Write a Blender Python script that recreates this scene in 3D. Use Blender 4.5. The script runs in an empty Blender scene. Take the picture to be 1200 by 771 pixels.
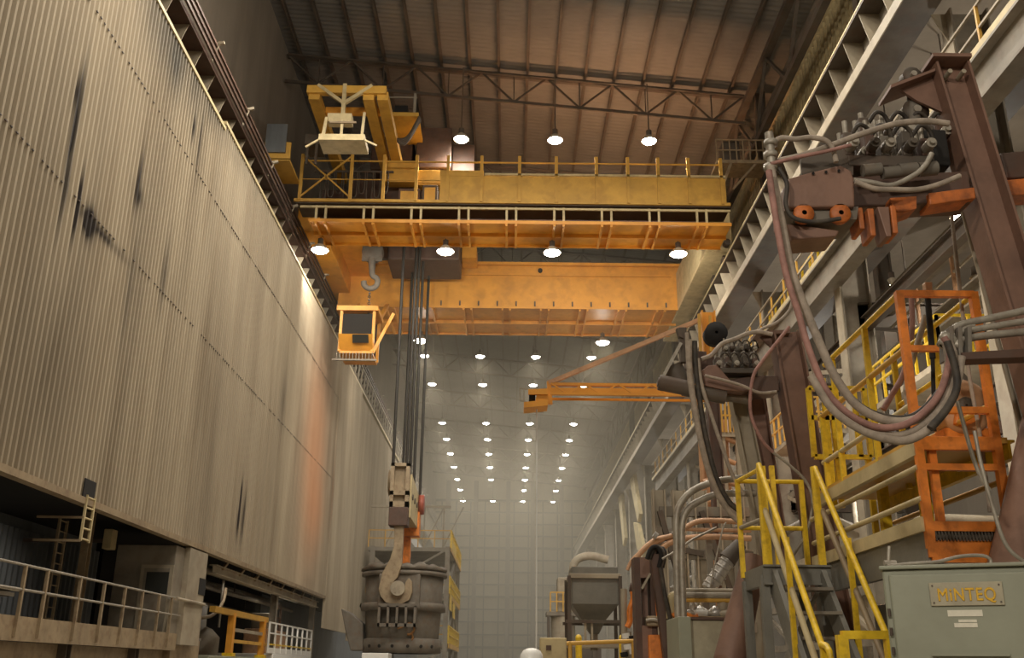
import bpy, math, random
from mathutils import Vector as V, Matrix
random.seed(4)
S = bpy.context.scene
COL = S.collection

# ---------------------------------------------------------------- camera
F_PX = 1150.0
def cam_axes(pitch, yaw, roll):
    f = V((math.sin(yaw) * math.cos(pitch), math.cos(yaw) * math.cos(pitch), math.sin(pitch)))
    r0 = V((math.cos(yaw), -math.sin(yaw), 0)); u0 = r0.cross(f)
    r = math.cos(roll) * r0 + math.sin(roll) * u0
    return f, r, r.cross(f)
FW, RT, UP = cam_axes(math.radians(19.2026), math.radians(.0379), math.radians(.6))
EYE = V((0, 0, 1.6))
cam = bpy.data.objects.new('camera', bpy.data.cameras.new('camera')); COL.objects.link(cam)
cam.data.sensor_width = 36; cam.data.lens = 36 * F_PX / 1200; cam.data.clip_end = 600; cam.data.clip_start = .05
m = Matrix.Identity(4)
for i in range(3):
    m[i][0], m[i][1], m[i][2], m[i][3] = RT[i], UP[i], -FW[i], EYE[i]
cam.matrix_world = m
S.camera = cam
def at(px, py, X=None, Y=None, Z=None):
    """world point seen at a photo pixel, at the given wall plane, distance or height"""
    d = F_PX * FW + (px - 600) * RT - (py - 385.5) * UP
    t = X / d.x if X is not None else Y / d.y if Y is not None else (Z - EYE.z) / d.z
    return EYE + t * d

# ---------------------------------------------------------------- world, exposure, lights
S.view_settings.view_transform = 'Standard'; S.view_settings.look = 'None'
S.view_settings.gamma = 1; S.view_settings.use_curve_mapping = False
S.view_settings.exposure = 0.0
w = bpy.data.worlds.new('world'); S.world = w; w.use_nodes = True
w.node_tree.nodes['Background'].inputs[0].default_value = (1.0, .86, .66, 1)
w.node_tree.nodes['Background'].inputs[1].default_value = .30
S.cycles.max_bounces = 5; S.cycles.diffuse_bounces = 4; S.cycles.volume_bounces = 0
S.cycles.sample_clamp_indirect = 6; S.cycles.sample_clamp_direct = 0
S.cycles.volume_step_rate = 4; S.cycles.volume_max_steps = 64
S.cycles.use_light_tree = True
LAMP = (1.0, .92, .80)
def point(name, loc, watts, col=LAMP, r=.25):
    l = bpy.data.lights.new(name, 'POINT'); l.energy = watts; l.color = col; l.shadow_soft_size = r
    o = bpy.data.objects.new(name, l); COL.objects.link(o); o.location = loc; return o
def spot(name, loc, watts, col=LAMP, cone=172, blend=1, aim=None, r=.25):
    l = bpy.data.lights.new(name, 'SPOT'); l.energy = watts; l.color = col
    l.spot_size = math.radians(cone); l.spot_blend = blend; l.shadow_soft_size = r
    o = bpy.data.objects.new(name, l); COL.objects.link(o); o.location = loc
    d = (V(aim) - V(loc)) if aim is not None else V((0, 0, -1))
    o.rotation_euler = d.to_track_quat('-Z', 'Y').to_euler()
    return o
K_CEIL, K_NEAR, K_CRANE, K_ROOF_TINT = 1700, 2000, 950, 560
# ceiling lamps of the bays above and behind the viewer (above the frame), plus points added as ambient fill
for yy in (-14, 0, 14, 28):
    for xx in (-7, -2.5, 2.1, 6.5):
        spot('bay_light', (xx, yy, 25.0), K_NEAR * (.12 if yy < 10 else 1.0), blend=.45); point('bay_fill', (xx, yy, 23.0), K_NEAR * (.1 if yy < 10 else .21))
# fill spots added behind the viewer to brighten the machines at the right
spot('front_fill', (-5.5, -5, 8.5), 3000, cone=52, blend=.8, aim=(4.4, 9, 3.2), r=.4)
spot('front_fill', (1.5, -6, 9.5), 1300, cone=44, blend=.8, aim=(4.8, 9, 3.4), r=.4)
spot('recess_fill', (-12.2, 17, 5.2), 200, cone=110, blend=.9, aim=(-14, 17.5, 3.2)); spot('recess_fill', (-12.2, 25, 5.2), 200, cone=110, blend=.9, aim=(-14, 26, 3.2))  # added fill that brings out the ribbed back wall of the recess
# warm glow of hot metal among the machines at the right
point('hot_glow', (6.4, 18.0, 4.0), 90, (1, .55, .28)); spot('hot_glow', (6.5, 30, 3.0), 1500, (1, .5, .26), 50, .8, aim=(10.3, 46, 16.5))
# lamps under the floors of the right aisle; low ones added to brighten it
for p in ((14.5, 14, 13.5), (15.5, 28, 14), (13.2, 36, 7.5), (9.0, 24, 7.8), (12.6, 56, 7.5), (15, 45, 14), (15, 62, 14), (15, 84, 14), (15, 110, 14)):
    point('aisle_light', p, 700 if p[2] > 10 else 260)

# warm unseen spots added over the crane to tint the roof orange
ROOF_TINT = (1.0, .52, .26)
for xx in (.5, 3.2, 6.0, 8.9):
    spot('roof_tint_light', (xx, 45.0, 24.4), K_ROOF_TINT, ROOF_TINT, 116, .08, aim=(xx + .2, 46.2, 31), r=.15)

# ---------------------------------------------------------------- helpers
ZA = V((0, 0, 1))
class MB:
    """collects shapes and links them as ONE mesh object"""
    def __init__(s): s.v = []; s.f = []; s.sm = []
    def add(s, vs, fs, smooth=False):
        o = len(s.v); s.v += [V(p) for p in vs]
        s.f += [tuple(i + o for i in f) for f in fs]; s.sm += [smooth] * len(fs); return s
    def box(s, x0, x1, y0, y1, z0, z1):
        return s.add([(x, y, z) for x in (x0, x1) for y in (y0, y1) for z in (z0, z1)],
                     [(0, 1, 3, 2), (4, 6, 7, 5), (0, 4, 5, 1), (2, 3, 7, 6), (0, 2, 6, 4), (1, 5, 7, 3)])
    def frame(s, p, q, up=ZA):
        d = (V(q) - V(p)).normalized(); up = V(up)
        if abs(d.dot(up)) > .98: up = V((0, 1, 0)) if abs(d.y) < .9 else V((1, 0, 0))
        a = d.cross(up).normalized(); return d, a, a.cross(d).normalized()
    def sect(s, p, q, pts, up=ZA, smooth=False):
        d, a, b = s.frame(p, q, up); n = len(pts)
        vs = [V(p) + a * x + b * y for x, y in pts] + [V(q) + a * x + b * y for x, y in pts]
        return s.add(vs, [(i, (i + 1) % n, n + (i + 1) % n, n + i) for i in range(n)], smooth).add(vs, [tuple(range(n)), tuple(range(2 * n - 1, n - 1, -1))])
    def bar(s, p, q, w, h=None, up=ZA):
        h = h or w; w /= 2; h /= 2
        return s.sect(p, q, [(-w, -h), (w, -h), (w, h), (-w, h)], up)
    def ib(s, p, q, h, w, t=.03, tw=None, up=ZA):
        h /= 2; w /= 2; k = (tw or t) / 2
        return s.sect(p, q, [(-w, -h), (w, -h), (w, -h + t), (k, -h + t), (k, h - t), (w, h - t), (w, h), (-w, h), (-w, h - t), (-k, h - t), (-k, -h + t), (-w, -h + t)], up)
    def chan(s, p, q, h, w, t=.02, up=ZA):
        h /= 2
        return s.sect(p, q, [(0, -h), (w, -h), (w, -h + t), (t, -h + t), (t, h - t), (w, h - t), (w, h), (0, h)], up)
    def ang(s, p, q, w, t=.012, up=ZA):
        return s.sect(p, q, [(0, 0), (w, 0), (w, t), (t, t), (t, w), (0, w)], up)
    def cyl(s, p, q, r, r2=None, n=14, caps=True):
        r2 = r if r2 is None else r2; d, a, b = s.frame(p, q)
        cs = [(math.cos(2 * math.pi * i / n), math.sin(2 * math.pi * i / n)) for i in range(n)]
        vs = [V(p) + (a * x + b * y) * r for x, y in cs] + [V(q) + (a * x + b * y) * r2 for x, y in cs]
        s.add(vs, [(i, (i + 1) % n, n + (i + 1) % n, n + i) for i in range(n)], True)
        if caps: s.add(vs, [tuple(range(n)), tuple(range(2 * n - 1, n - 1, -1))])
        return s
    def tube(s, pts, r, n=8, curve=0):
        pts = [V(p) for p in pts]
        if curve:
            out = []; P = [pts[0] * 2 - pts[1]] + pts + [pts[-1] * 2 - pts[-2]]
            for i in range(1, len(P) - 2):
                for k in range(curve):
                    t = k / curve; a, b, c, d = P[i - 1:i + 3]
                    out.append(.5 * ((2 * b) + (c - a) * t + (2 * a - 5 * b + 4 * c - d) * t * t + (3 * b - a - 3 * c + d) * t ** 3))
            pts = out + [pts[-1]]
        d, a, b = s.frame(pts[0], pts[1]); vs = []
        for i, p in enumerate(pts):
            d = (pts[min(i + 1, len(pts) - 1)] - pts[max(i - 1, 0)]).normalized()
            a = (a - d * a.dot(d)).normalized(); b = d.cross(a)
            vs += [p + (a * math.cos(2 * math.pi * k / n) + b * math.sin(2 * math.pi * k / n)) * r for k in range(n)]
        m_ = len(pts)
        s.add(vs, [(i * n + k, i * n + (k + 1) % n, (i + 1) * n + (k + 1) % n, (i + 1) * n + k) for i in range(m_ - 1) for k in range(n)], True)
        return s.add(vs, [tuple(range(n)), tuple(range(m_ * n - 1, m_ * n - n - 1, -1))])
    def lathe(s, c, prof, n=28, ax=ZA, a0=0, a1=2 * math.pi, smooth=True):
        c = V(c); ax = V(ax); d, a, b = s.frame((0, 0, 0), ax); full = a1 - a0 > 6.28; k = n if full else n + 1
        vs = [c + ax * z + (a * math.cos(a0 + (a1 - a0) * i / n) + b * math.sin(a0 + (a1 - a0) * i / n)) * r for r, z in prof for i in range(k)]
        return s.add(vs, [(j * k + i, j * k + (i + 1) % k, (j + 1) * k + (i + 1) % k, (j + 1) * k + i) for j in range(len(prof) - 1) for i in range(n)], smooth)
    def prism(s, poly, vec):
        poly = [V(p) for p in poly]; n = len(poly); vec = V(vec)
        return s.add(poly + [p + vec for p in poly], [tuple(range(n)), tuple(range(2 * n - 1, n - 1, -1))] + [(i, (i + 1) % n, n + (i + 1) % n, n + i) for i in range(n)])
    def build(s, name, mat, parent=None, label=None, bevel=0, loc=None):
        me = bpy.data.meshes.new(name); o = bpy.data.objects.new(name, me); COL.objects.link(o)
        if parent is not None:
            base = WL[parent]; o.parent = parent; WL[o] = base
        else:
            if loc is None:
                xs, ys, zs = zip(*[tuple(p) for p in s.v])
                loc = ((min(xs) + max(xs)) / 2, (min(ys) + max(ys)) / 2, min(zs))
            base = V(loc); o.location = base; WL[o] = base
        me.from_pydata([tuple(p - base) for p in s.v], [], s.f)
        me.polygons.foreach_set('use_smooth', s.sm)
        me.materials.append(mat); me.update()
        import bmesh
        b = bmesh.new(); b.from_mesh(me); bmesh.ops.recalc_face_normals(b, faces=b.faces); b.to_mesh(me); b.free()
        if bevel:
            md = o.modifiers.new('bevel', 'BEVEL'); md.width = bevel; md.segments = 2; md.limit_method = 'ANGLE'
        if label: o['label'] = label
        return o
WL = {}
def tag(o, label, cat, group=None, kind=None):
    o['label'] = label; o['category'] = cat
    if group: o['group'] = group
    if kind: o['kind'] = kind
    return o
def thing(name, loc, label, cat, group=None, kind=None):
    o = bpy.data.objects.new(name, None); COL.objects.link(o); o.location = loc; WL[o] = V(loc); o.empty_display_size = .3
    return tag(o, label, cat, group, kind)
def struct(o):
    o['kind'] = 'structure'; return o
def dup(root, loc, label=None, rz=None, group=None):
    r = root.copy(); COL.objects.link(r); r.location = loc; WL[r] = V(loc)
    if rz is not None: r.rotation_euler = (0, 0, rz)
    if label: r['label'] = label
    if group: r['group'] = group
    for ch in list(root.children):
        c = ch.copy(); COL.objects.link(c); c.parent = r
        for g in list(ch.children):
            d = g.copy(); COL.objects.link(d); d.parent = c
    return r

# ---------------------------------------------------------------- materials
def lin(h):
    c = [int(h[i:i + 2], 16) / 255 for i in (0, 2, 4)]
    return tuple(((x + .055) / 1.055) ** 2.4 if x > .04045 else x / 12.92 for x in c) + (1,)
def mat(name, col, rough=.6, metal=0, dirt=.4, dcol='2a231b', scale=1.2, bump=.15, streak=1.0, rust=0, rcol='5a3018'):
    mt = bpy.data.materials.new(name); mt.use_nodes = True; nt = mt.node_tree; N = nt.nodes.new; L = nt.links.new
    bs = nt.nodes['Principled BSDF']; bs.inputs['Roughness'].default_value = rough; bs.inputs['Metallic'].default_value = metal
    geo = N('ShaderNodeNewGeometry'); mp = N('ShaderNodeMapping'); mp.inputs['Scale'].default_value = (1, 1, 1 / streak)
    L(geo.outputs['Position'], mp.inputs['Vector'])
    nz = N('ShaderNodeTexNoise'); nz.inputs['Scale'].default_value = scale; nz.inputs['Detail'].default_value = 7; nz.inputs['Roughness'].default_value = .65
    L(mp.outputs[0], nz.inputs['Vector'])
    rp = N('ShaderNodeMapRange'); rp.inputs[1].default_value = .38; rp.inputs[2].default_value = .72; rp.inputs[3].default_value = 0; rp.inputs[4].default_value = dirt
    L(nz.outputs['Fac'], rp.inputs[0])
    mx = N('ShaderNodeMix'); mx.data_type = 'RGBA'; mx.inputs[6].default_value = lin(col); mx.inputs[7].default_value = lin(dcol)
    L(rp.outputs[0], mx.inputs[0]); out = mx.outputs[2]
    if rust:
        n2 = N('ShaderNodeTexNoise'); n2.inputs['Scale'].default_value = scale * 2.7; n2.inputs['Detail'].default_value = 6; L(mp.outputs[0], n2.inputs['Vector'])
        r2 = N('ShaderNodeMapRange'); r2.inputs[1].default_value = .5; r2.inputs[2].default_value = .66; r2.inputs[3].default_value = 0; r2.inputs[4].default_value = rust
        L(n2.outputs['Fac'], r2.inputs[0])
        m2 = N('ShaderNodeMix'); m2.data_type = 'RGBA'; m2.inputs[7].default_value = lin(rcol); L(out, m2.inputs[6]); L(r2.outputs[0], m2.inputs[0]); out = m2.outputs[2]
    L(out, bs.inputs['Base Color'])
    if bump:
        n3 = N('ShaderNodeTexNoise'); n3.inputs['Scale'].default_value = scale * 9; n3.inputs['Detail'].default_value = 4; L(geo.outputs['Position'], n3.inputs['Vector'])
        bp = N('ShaderNodeBump'); bp.inputs['Strength'].default_value = bump; bp.inputs['Distance'].default_value = .02; L(n3.outputs['Fac'], bp.inputs['Height']); L(bp.outputs[0], bs.inputs['Normal'])
    return mt
def emis(name, col, k):
    mt = bpy.data.materials.new(name); mt.use_nodes = True; nt = mt.node_tree; nt.nodes.clear()
    e = nt.nodes.new('ShaderNodeEmission'); o = nt.nodes.new('ShaderNodeOutputMaterial'); e.inputs[0].default_value = lin(col); e.inputs[1].default_value = k
    nt.links.new(e.outputs[0], o.inputs[0]); return mt
M = dict(
    steel=mat('steel grey paint', '8b8272', .6, .0, .5, scale=.8, rust=.25),
    steel_d=mat('dark sooty steel', '5a5044', .65, .0, .6, scale=.9, rust=.25),
    steel_b=mat('pale dusty steel', 'a89c86', .65, 0, .4, scale=.8, rust=.2),
    brown=mat('red oxide steel', '80604f', .55, .05, .5, '47362d', scale=2.2, rust=.3, rcol='8a6a58'),
    brown_d=mat('dusty brown steel', '5a4438', .6, .1, .5, scale=2, rust=.3),
    orange=mat('orange crane paint', 'e29c34', .5, 0, .3, '86531c', scale=.7, rust=.15),
    mustard=mat('mustard crane paint', 'd2a244', .55, 0, .35, '5e481f', scale=.7, rust=.2),
    oramach=mat('orange machine paint', 'ec8730', .45, 0, .35, '5a3a20', scale=4, rust=.3),
    yellow=mat('yellow safety paint', 'ecc426', .45, 0, .4, '6b5620', scale=5, rust=.25),
    cream=mat('cream paint', 'cbb98c', .6, 0, .4, '57492f', scale=1.5, rust=.15),
    greyg=mat('grey green enamel', '8f907c', .45, 0, .25, '57533f', scale=2.5, bump=.04),
    grey=mat('mid grey paint', '77746a', .5, 0, .35, scale=2),
    bluegrey=mat('blue grey sheet', '666a6c', .6, 0, .5, scale=1, streak=4),
    floorm=mat('concrete floor', 'a89f8f', .8, 0, .4, scale=.6),
    concrete=mat('concrete', '7d766a', .85, 0, .5, scale=.6, rust=.2),
    roof=mat('roof deck', '78736b', .8, 0, .45, '403c36', scale=.25, bump=.05),
    wallup=mat('sooty upper wall', '94897a', .85, 0, .5, '4a4239', scale=.3, streak=5),
    wallend=mat('end wall sheet', '8a7f69', .85, 0, .3, scale=.2, streak=3),
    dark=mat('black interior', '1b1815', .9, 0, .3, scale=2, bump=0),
    rubber=mat('dusty hose rubber', 'a69786', .75, 0, .55, '3c332b', scale=9, bump=.1),
    rubber_r=mat('dusty red hose', 'a3786c', .75, 0, .55, '3c302b', scale=9, bump=.1),
    rubber_d=mat('black cable', '2e2924', .7, 0, .5, '6a5d4c', scale=9, bump=.1),
    rope=mat('greased wire rope', '242019', .6, .2, .3, scale=6, bump=.1),
    castings=mat('ladle casting', '756d61', .7, .1, .55, '3a332c', scale=1.6, rust=.45, rcol='6e5844'),
    hook=mat('worn hook plate', 'a08d70', .55, .1, .45, '4a3c2c', scale=1.8, rust=.3),
    soot_o=mat('sooty orange paint', 'c66c2c', .55, 0, .65, '3a2a20', scale=5, rust=.3),
    galv=mat('galvanised pipe', 'a79f90', .45, .3, .45, '5a5045', scale=5, rust=.2),
    chrome=mat('bright duct metal', 'b5b0a8', .35, .5, .3, scale=5),
    white=mat('white plastic', 'e8e6df', .35, 0, .05, scale=4, bump=0),
    glass=mat('dark cab glass', '2a2c28', .5, 0, .3, scale=3, bump=0),
    lens=emis('lamp lens', 'fff6e6', 60),
    lens_s=emis('small lamp lens', 'fff6e6', 40),
    sign=mat('sign plate', 'a59c82', .5, 0, .3, scale=6, bump=.03),
    signtext=mat('sign lettering', 'd8a818', .5, 0, .35, '7d6420', scale=30, bump=0),
    sticker=mat('white sticker', 'd8d2be', .5, 0, .2, '8a8370', scale=30, bump=0),
    hotpipe=mat('peach pipe', 'c99b74', .5, .1, .45, '6a5a48', scale=3, rust=.2),
    skin=mat('skin', 'b98468', .6, 0, .1, scale=8, bump=0),
    cloth=mat('work jacket cloth', '3a4350', .9, 0, .3, scale=6, bump=.2),
    boot=mat('boot leather', '2c241d', .7, 0, .3, scale=6, bump=.1),
)

# ================================================================ THE SETTING
def wall_mat(name, base, marks):
    """corrugated cladding: streaky dirt plus stains (dark stain spots, scars, soft peach patches) with places of their own (y, z, half-width, half-height, amount, colour)"""
    mt = mat(name, base, .85, 0, .55, '5e5140', scale=.5, bump=.05, streak=9, rust=.22, rcol='6b5638'); nt = mt.node_tree; N = nt.nodes.new; L = nt.links.new
    bs = nt.nodes['Principled BSDF']; src = bs.inputs['Base Color'].links[0].from_socket
    geo = N('ShaderNodeNewGeometry'); sp = N('ShaderNodeSeparateXYZ'); L(geo.outputs['Position'], sp.inputs[0])
    nz = N('ShaderNodeTexNoise'); nz.inputs['Scale'].default_value = .9; nz.inputs['Detail'].default_value = 6
    mp = N('ShaderNodeMapping'); mp.inputs['Scale'].default_value = (1, 1.6, .25); L(geo.outputs['Position'], mp.inputs[0]); L(mp.outputs[0], nz.inputs['Vector'])
    def mth(op, a, b=None, c=None):
        n = N('ShaderNodeMath'); n.operation = op
        for i, x in enumerate((a, b, c)):
            if x is None: continue
            if isinstance(x, (int, float)): n.inputs[i].default_value = x
            else: L(x, n.inputs[i])
        return n.outputs[0]
    for (yc, zc, wy, wz, k, col) in marks:
        a = mth('DIVIDE', mth('SUBTRACT', sp.outputs[1], yc), wy); b = mth('DIVIDE', mth('SUBTRACT', sp.outputs[2], zc), wz)
        g = mth('EXPONENT', mth('MULTIPLY', mth('ADD', mth('MULTIPLY', a, a), mth('MULTIPLY', b, b)), -1))
        fac = mth('MINIMUM', mth('MULTIPLY', g if k < 0 else mth('MULTIPLY', g, mth('MULTIPLY_ADD', nz.outputs['Fac'], 2.2, -.25)), abs(k)), 1.0)
        mx = N('ShaderNodeMix'); mx.data_type = 'RGBA'; mx.inputs[7].default_value = lin(col); mx.clamp_factor = True
        L(fac, mx.inputs[0]); L(src, mx.inputs[6]); src = mx.outputs[2]
    L(src, bs.inputs['Base Color']); return mt
def st(px, py, wy, wz, k, col='241b14'):
    p = at(px, py, X=-9.7); return (p.y, p.z, wy, wz, k, col)
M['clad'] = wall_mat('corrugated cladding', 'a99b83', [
    st(84, 150, .10, 1.5, 3.0), st(90, 110, .2, .5, 1.2), st(75, 218, .10, .7, 1.4), st(102, 262, .30, .35, 1.8), st(118, 276, 1.3, .14, 1.0), st(70, 235, .07, .9, 1.5), st(88, 240, .07, .9, 1.2),
    st(160, 215, .12, .9, 1.4), st(160, 230, .3, .3, 1.2), st(232, 165, .12, 1.2, 1.2), st(225, 150, .15, .5, 1.0), st(190, 320, .25, 1.0, .7), st(279, 592, .10, .8, 2.2), st(283, 604, .12, .8, 2.0), st(276, 612, .10, .5, 1.6), st(281, 620, .09, .7, 1.6),
    st(330, 470, .5, 1.5, .5), st(150, 330, .2, 1.4, .6), st(60, 440, 1.8, 2.2, .35, '3a2c1c'), st(366, 545, 2.6, 4.2, -.62, 'c98d62'), st(372, 480, 2.6, 3.0, -.45, 'b58561'), st(388, 560, .5, 3.6, .8, '6a5038'), st(386, 500, .4, 3.0, .6, '6a5038'), st(368, 600, 2.0, 1.8, -.4, 'd08c5c'),  # negative amounts give smooth peach patches without noise
    st(240, 420, 1.0, 4.5, .4, '54432e'), st(300, 330, 1.5, 5, .3, '54432e'), st(205, 60, 2.5, 1.2, .9, '57534a'), st(250, 130, 6, .7, .7, '5a5346')])
def corr_y(mb, x, y0, y1, z0, z1, pitch=.243, amp=.07, rows=1):
    """profiled sheet in the plane X = x with vertical ribs"""
    n = int((y1 - y0) / pitch); vs = []; fs = []
    for i in range(n + 1):
        for dy, dx in ((0, -amp), (.24, amp), (.56, amp), (.8, -amp)):
            y = y0 + (i + dy) * pitch
            vs += [(x + dx, y, z0), (x + dx, y, z1)]
    k = len(vs) // 2
    return mb.add(vs, [(2 * i, 2 * i + 2, 2 * i + 3, 2 * i + 1) for i in range(k - 1)])
floor = struct(MB().box(-34, 36, -34, 165, -.3, 0).build('floor', M['floorm']))

# left cladding in three lapped tiers, then the lower-hung far sheets
WX = -9.7
wl = thing('wall_left', (WX, 20, 5.2), 'tall corrugated metal wall', 'wall', kind='structure')
for z0, z1, dx in ((5.2, 11.45, .012), (11.4, 15.95, .006), (15.9, 18.55, 0)):
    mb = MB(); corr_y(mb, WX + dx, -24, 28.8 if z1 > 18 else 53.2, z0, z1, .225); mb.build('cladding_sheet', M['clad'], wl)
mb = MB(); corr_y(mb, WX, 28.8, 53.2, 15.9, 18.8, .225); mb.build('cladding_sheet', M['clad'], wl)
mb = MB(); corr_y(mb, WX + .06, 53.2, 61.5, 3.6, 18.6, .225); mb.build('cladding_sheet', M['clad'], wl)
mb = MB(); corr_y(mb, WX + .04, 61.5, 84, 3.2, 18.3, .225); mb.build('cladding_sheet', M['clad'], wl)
for z in (11.36, 15.86):
    mb = MB(); rs = random.Random(int(z))
    for k in range(240):
        if rs.random() < .75: y = .05 + k * .225; mb.box(WX + .06, WX + .088, y + .02, y + .02 + rs.uniform(.05, .10), z - .013, z + .013)
    mb.build('lap_screws', M['steel_d'], wl)
MB().box(WX - .12, WX + .12, -24, 53.2, 5.06, 5.21).build('bottom_flashing', M['hook'], wl)
mb = MB(); mb.box(WX - .1, WX + .1, -24, 28.8, 18.53, 18.65); mb.box(WX - .1, WX + .1, 28.8, 53.2, 18.78, 18.90); mb.box(WX - .1, WX + .12, 53.2, 84, 18.58, 18.72); mb.build('top_flashing', M['cream'], wl)
wu = struct(MB().box(-12.3, -12.0, -30, 162, 18, 33.2).build('wall_left_upper', M['wallup']))
# recess under the cladding: blue grey ribbed back wall, dark soffit
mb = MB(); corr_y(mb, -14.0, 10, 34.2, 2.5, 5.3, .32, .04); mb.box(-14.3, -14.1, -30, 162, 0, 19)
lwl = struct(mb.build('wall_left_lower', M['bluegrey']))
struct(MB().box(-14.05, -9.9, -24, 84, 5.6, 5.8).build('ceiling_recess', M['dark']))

# roof: sheet, purlins
def zr(x): return 31.15 - .094 * x
mb = MB(); vs = []; n = 560
for i in range(n):
    y = -30 + i * .343
    for dy, dz in ((0, 0), (.1, .018), (.17, .018), (.27, 0)):
        vs += [(-12.3, y + dy, zr(-12.3) + .22 + dz), (14.2, y + dy, zr(14.2) + .22 + dz)]
mb.add(vs, [(2 * i, 2 * i + 1, 2 * i + 3, 2 * i + 2) for i in range(len(vs) // 2 - 1)])
mb.add([(-12.3, -30, 33.2), (14.2, -30, 33.0), (14.2, 162, 33.0), (-12.3, 162, 33.2)], [(0, 1, 2, 3)])
ceil = struct(mb.build('ceiling', M['roof']))
for i in range(16):
    x = -11.3 + i * 1.5
    MB().ib((x, -30, zr(x) + .08), (x, 162, zr(x) + .08), .26, .13, .02).build('purlin', M['steel_d'], ceil)

# end wall with pillars and girts
wb = struct(MB().box(-14, 36, 161, 161.5, 0, 33.2).build('wall_back', M['wallend']))
for x in (-10, -5.5, -.2, 3.8, 8.5, 13):
    MB().box(x - .35, x + .35, 160.2, 161, 0, 31).build('pillar', M['steel_d'], wb)
for i in range(15):
    z = 1.2 + i * 1.9; MB().bar((-13, 160.5, z), (20, 160.5, z), .3, .34 if i % 4 == 2 else .2).build('girt', M['dark'], wb)
for i in range(11):
    x = -11 + i * 2.35; MB().bar((x, 160.6, 0), (x, 160.6, 28), .17).build('mullion', M['dark'], wb)
# right-hand shell
wr = struct(MB().box(24, 24.3, -30, 162, 0, 33).build('wall_right', M['wallup']))
mb = MB(); corr_y(mb, 13.6, -6, 162, 21.2, 28.6, .45, .09); mb.box(13.7, 13.9, -30, 162, 21.2, 32)
wru = struct(mb.build('wall_right_upper', M['cream']))
struct(MB().box(11.5, 24.2, -30, 162, 20.6, 20.8).build('ceiling_aisle', M['wallup']))

# ---------------------------------------------------------------- roof trusses
def truss(y, label):
    t = thing('roof_truss', (0, y, 28), label, 'roof truss', 'roof trusses across the bay')
    x0, x1 = -11.9, 11.9
    def zt(x): return zr(x) - .22
    def zb(x): return zr(x) - 1.82
    a = MB().ang((x0, y, zt(x0) - .1), (x1, y, zt(x1) - .1), .2, .03); a.ang((x0, y + .03, zt(x0) - .1), (x1, y + .03, zt(x1) - .1), .2, .03, (0, 1, 0)); a.build('top_chord', M['steel_d'], t)
    a = MB().bar((x0, y, zb(x0)), (x1, y, zb(x1)), .1, .16); a.build('bottom_chord', M['steel_d'], t)
    n = 14; w_ = (x1 - x0) / n
    for i in range(n):
        xa, xb = x0 + i * w_, x0 + (i + 1) * w_
        d = MB()
        if i % 2: d.bar((xa, y, zb(xa)), (xb, y, zt(xb)), .09)
        else: d.bar((xa, y, zt(xa)), (xb, y, zb(xb)), .09)
        d.build('diagonal', M['steel_d'], t)
        if i % 2 == 0: MB().bar((xb, y + .02, zb(xb)), (xb, y + .02, zt(xb)), .06).build('post', M['steel_d'], t)
    return t
truss(44, 'dark lattice roof truss crossing above the orange crane')
truss(54, 'lattice roof truss seen between the two crane girders')
for i, y in enumerate((66, 80, 94, 108, 122, 136, 150)):
    truss(y, 'grey lattice roof truss in the haze beyond the crane')

# ---------------------------------------------------------------- crane runways
rl = thing('crane_runway', (-10.7, 40, 18.4), 'left crane runway girder with bare conductor bars above the corrugated wall', 'crane runway')
MB().box(-11.0, -10.95, -24, 160, 18.4, 20.75).build('web', M['steel_d'], rl)
MB().box(-11.6, -10.2, -24, 160, 20.75, 20.82).build('top_flange', M['brown_d'], rl)
for i in range(98):
    y = 19 + i * 1.42
    MB().prism([(-10.95, y, 18.5), (-10.95, y, 20.75), (-10.25, y, 20.75), (-10.35, y, 20.5)], (0, .03, 0)).build('stiffener', M['steel_b'], rl)
MB().box(-10.44, -10.36, -24, 160, 20.82, 20.96).build('crane_rail', M['brown_d'], rl)
for k in range(3):
    MB().bar((-10.04, -24, 20.86 + .28 * k), (-10.04, 160, 20.86 + .28 * k), .07, .1).build('conductor_bar', M['brown_d'], rl)
for i in range(34):
    y = 20 + i * 4.1
    MB().bar((-10.2, y, 20.7), (-9.98, y, 21.5), .05).bar((-10.06, y, 21.5), (-9.8, y, 21.56), .10).build('bar_bracket', M['steel_b'], rl)
MB().box(-10.22, -10.16, -24, 160, 20.68, 20.86).build('edge_angle', M['brown_d'], rl)

rr = thing('crane_runway', (10.6, 40, 18), 'right crane runway plate girder with wide pale bottom flange and web stiffeners', 'crane runway')
MB().box(10.68, 10.74, -24, 160, 18.2, 19.9).build('web', M['steel'], rr)
MB().box(10.02, 11.3, -24, 160, 19.9, 19.96).build('top_flange', M['steel_d'], rr)
MB().box(10.0, 11.05, -24, 160, 18.1, 18.16).build('bottom_flange', M['steel_d'], rr)
MB().box(9.98, 10.02, -24, 160, 18.02, 18.36).build('flange_lip', M['steel_b'], rr)
for i in range(98):
    y = 17 + i * 1.42
    MB().prism([(10.7, y, 18.16), (10.7, y, 19.9), (10.08, y, 19.9), (10.5, y, 18.16)], (0, .03, 0)).build('stiffener', M['steel_b'], rr)
MB().box(10.25, 10.33, -24, 160, 19.96, 20.12).build('crane_rail', M['brown_d'], rr)
MB().bar((10.05, -24, 20.02), (10.05, 160, 20.02), .07).build('edge_bar', M['cream'], rr)

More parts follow.
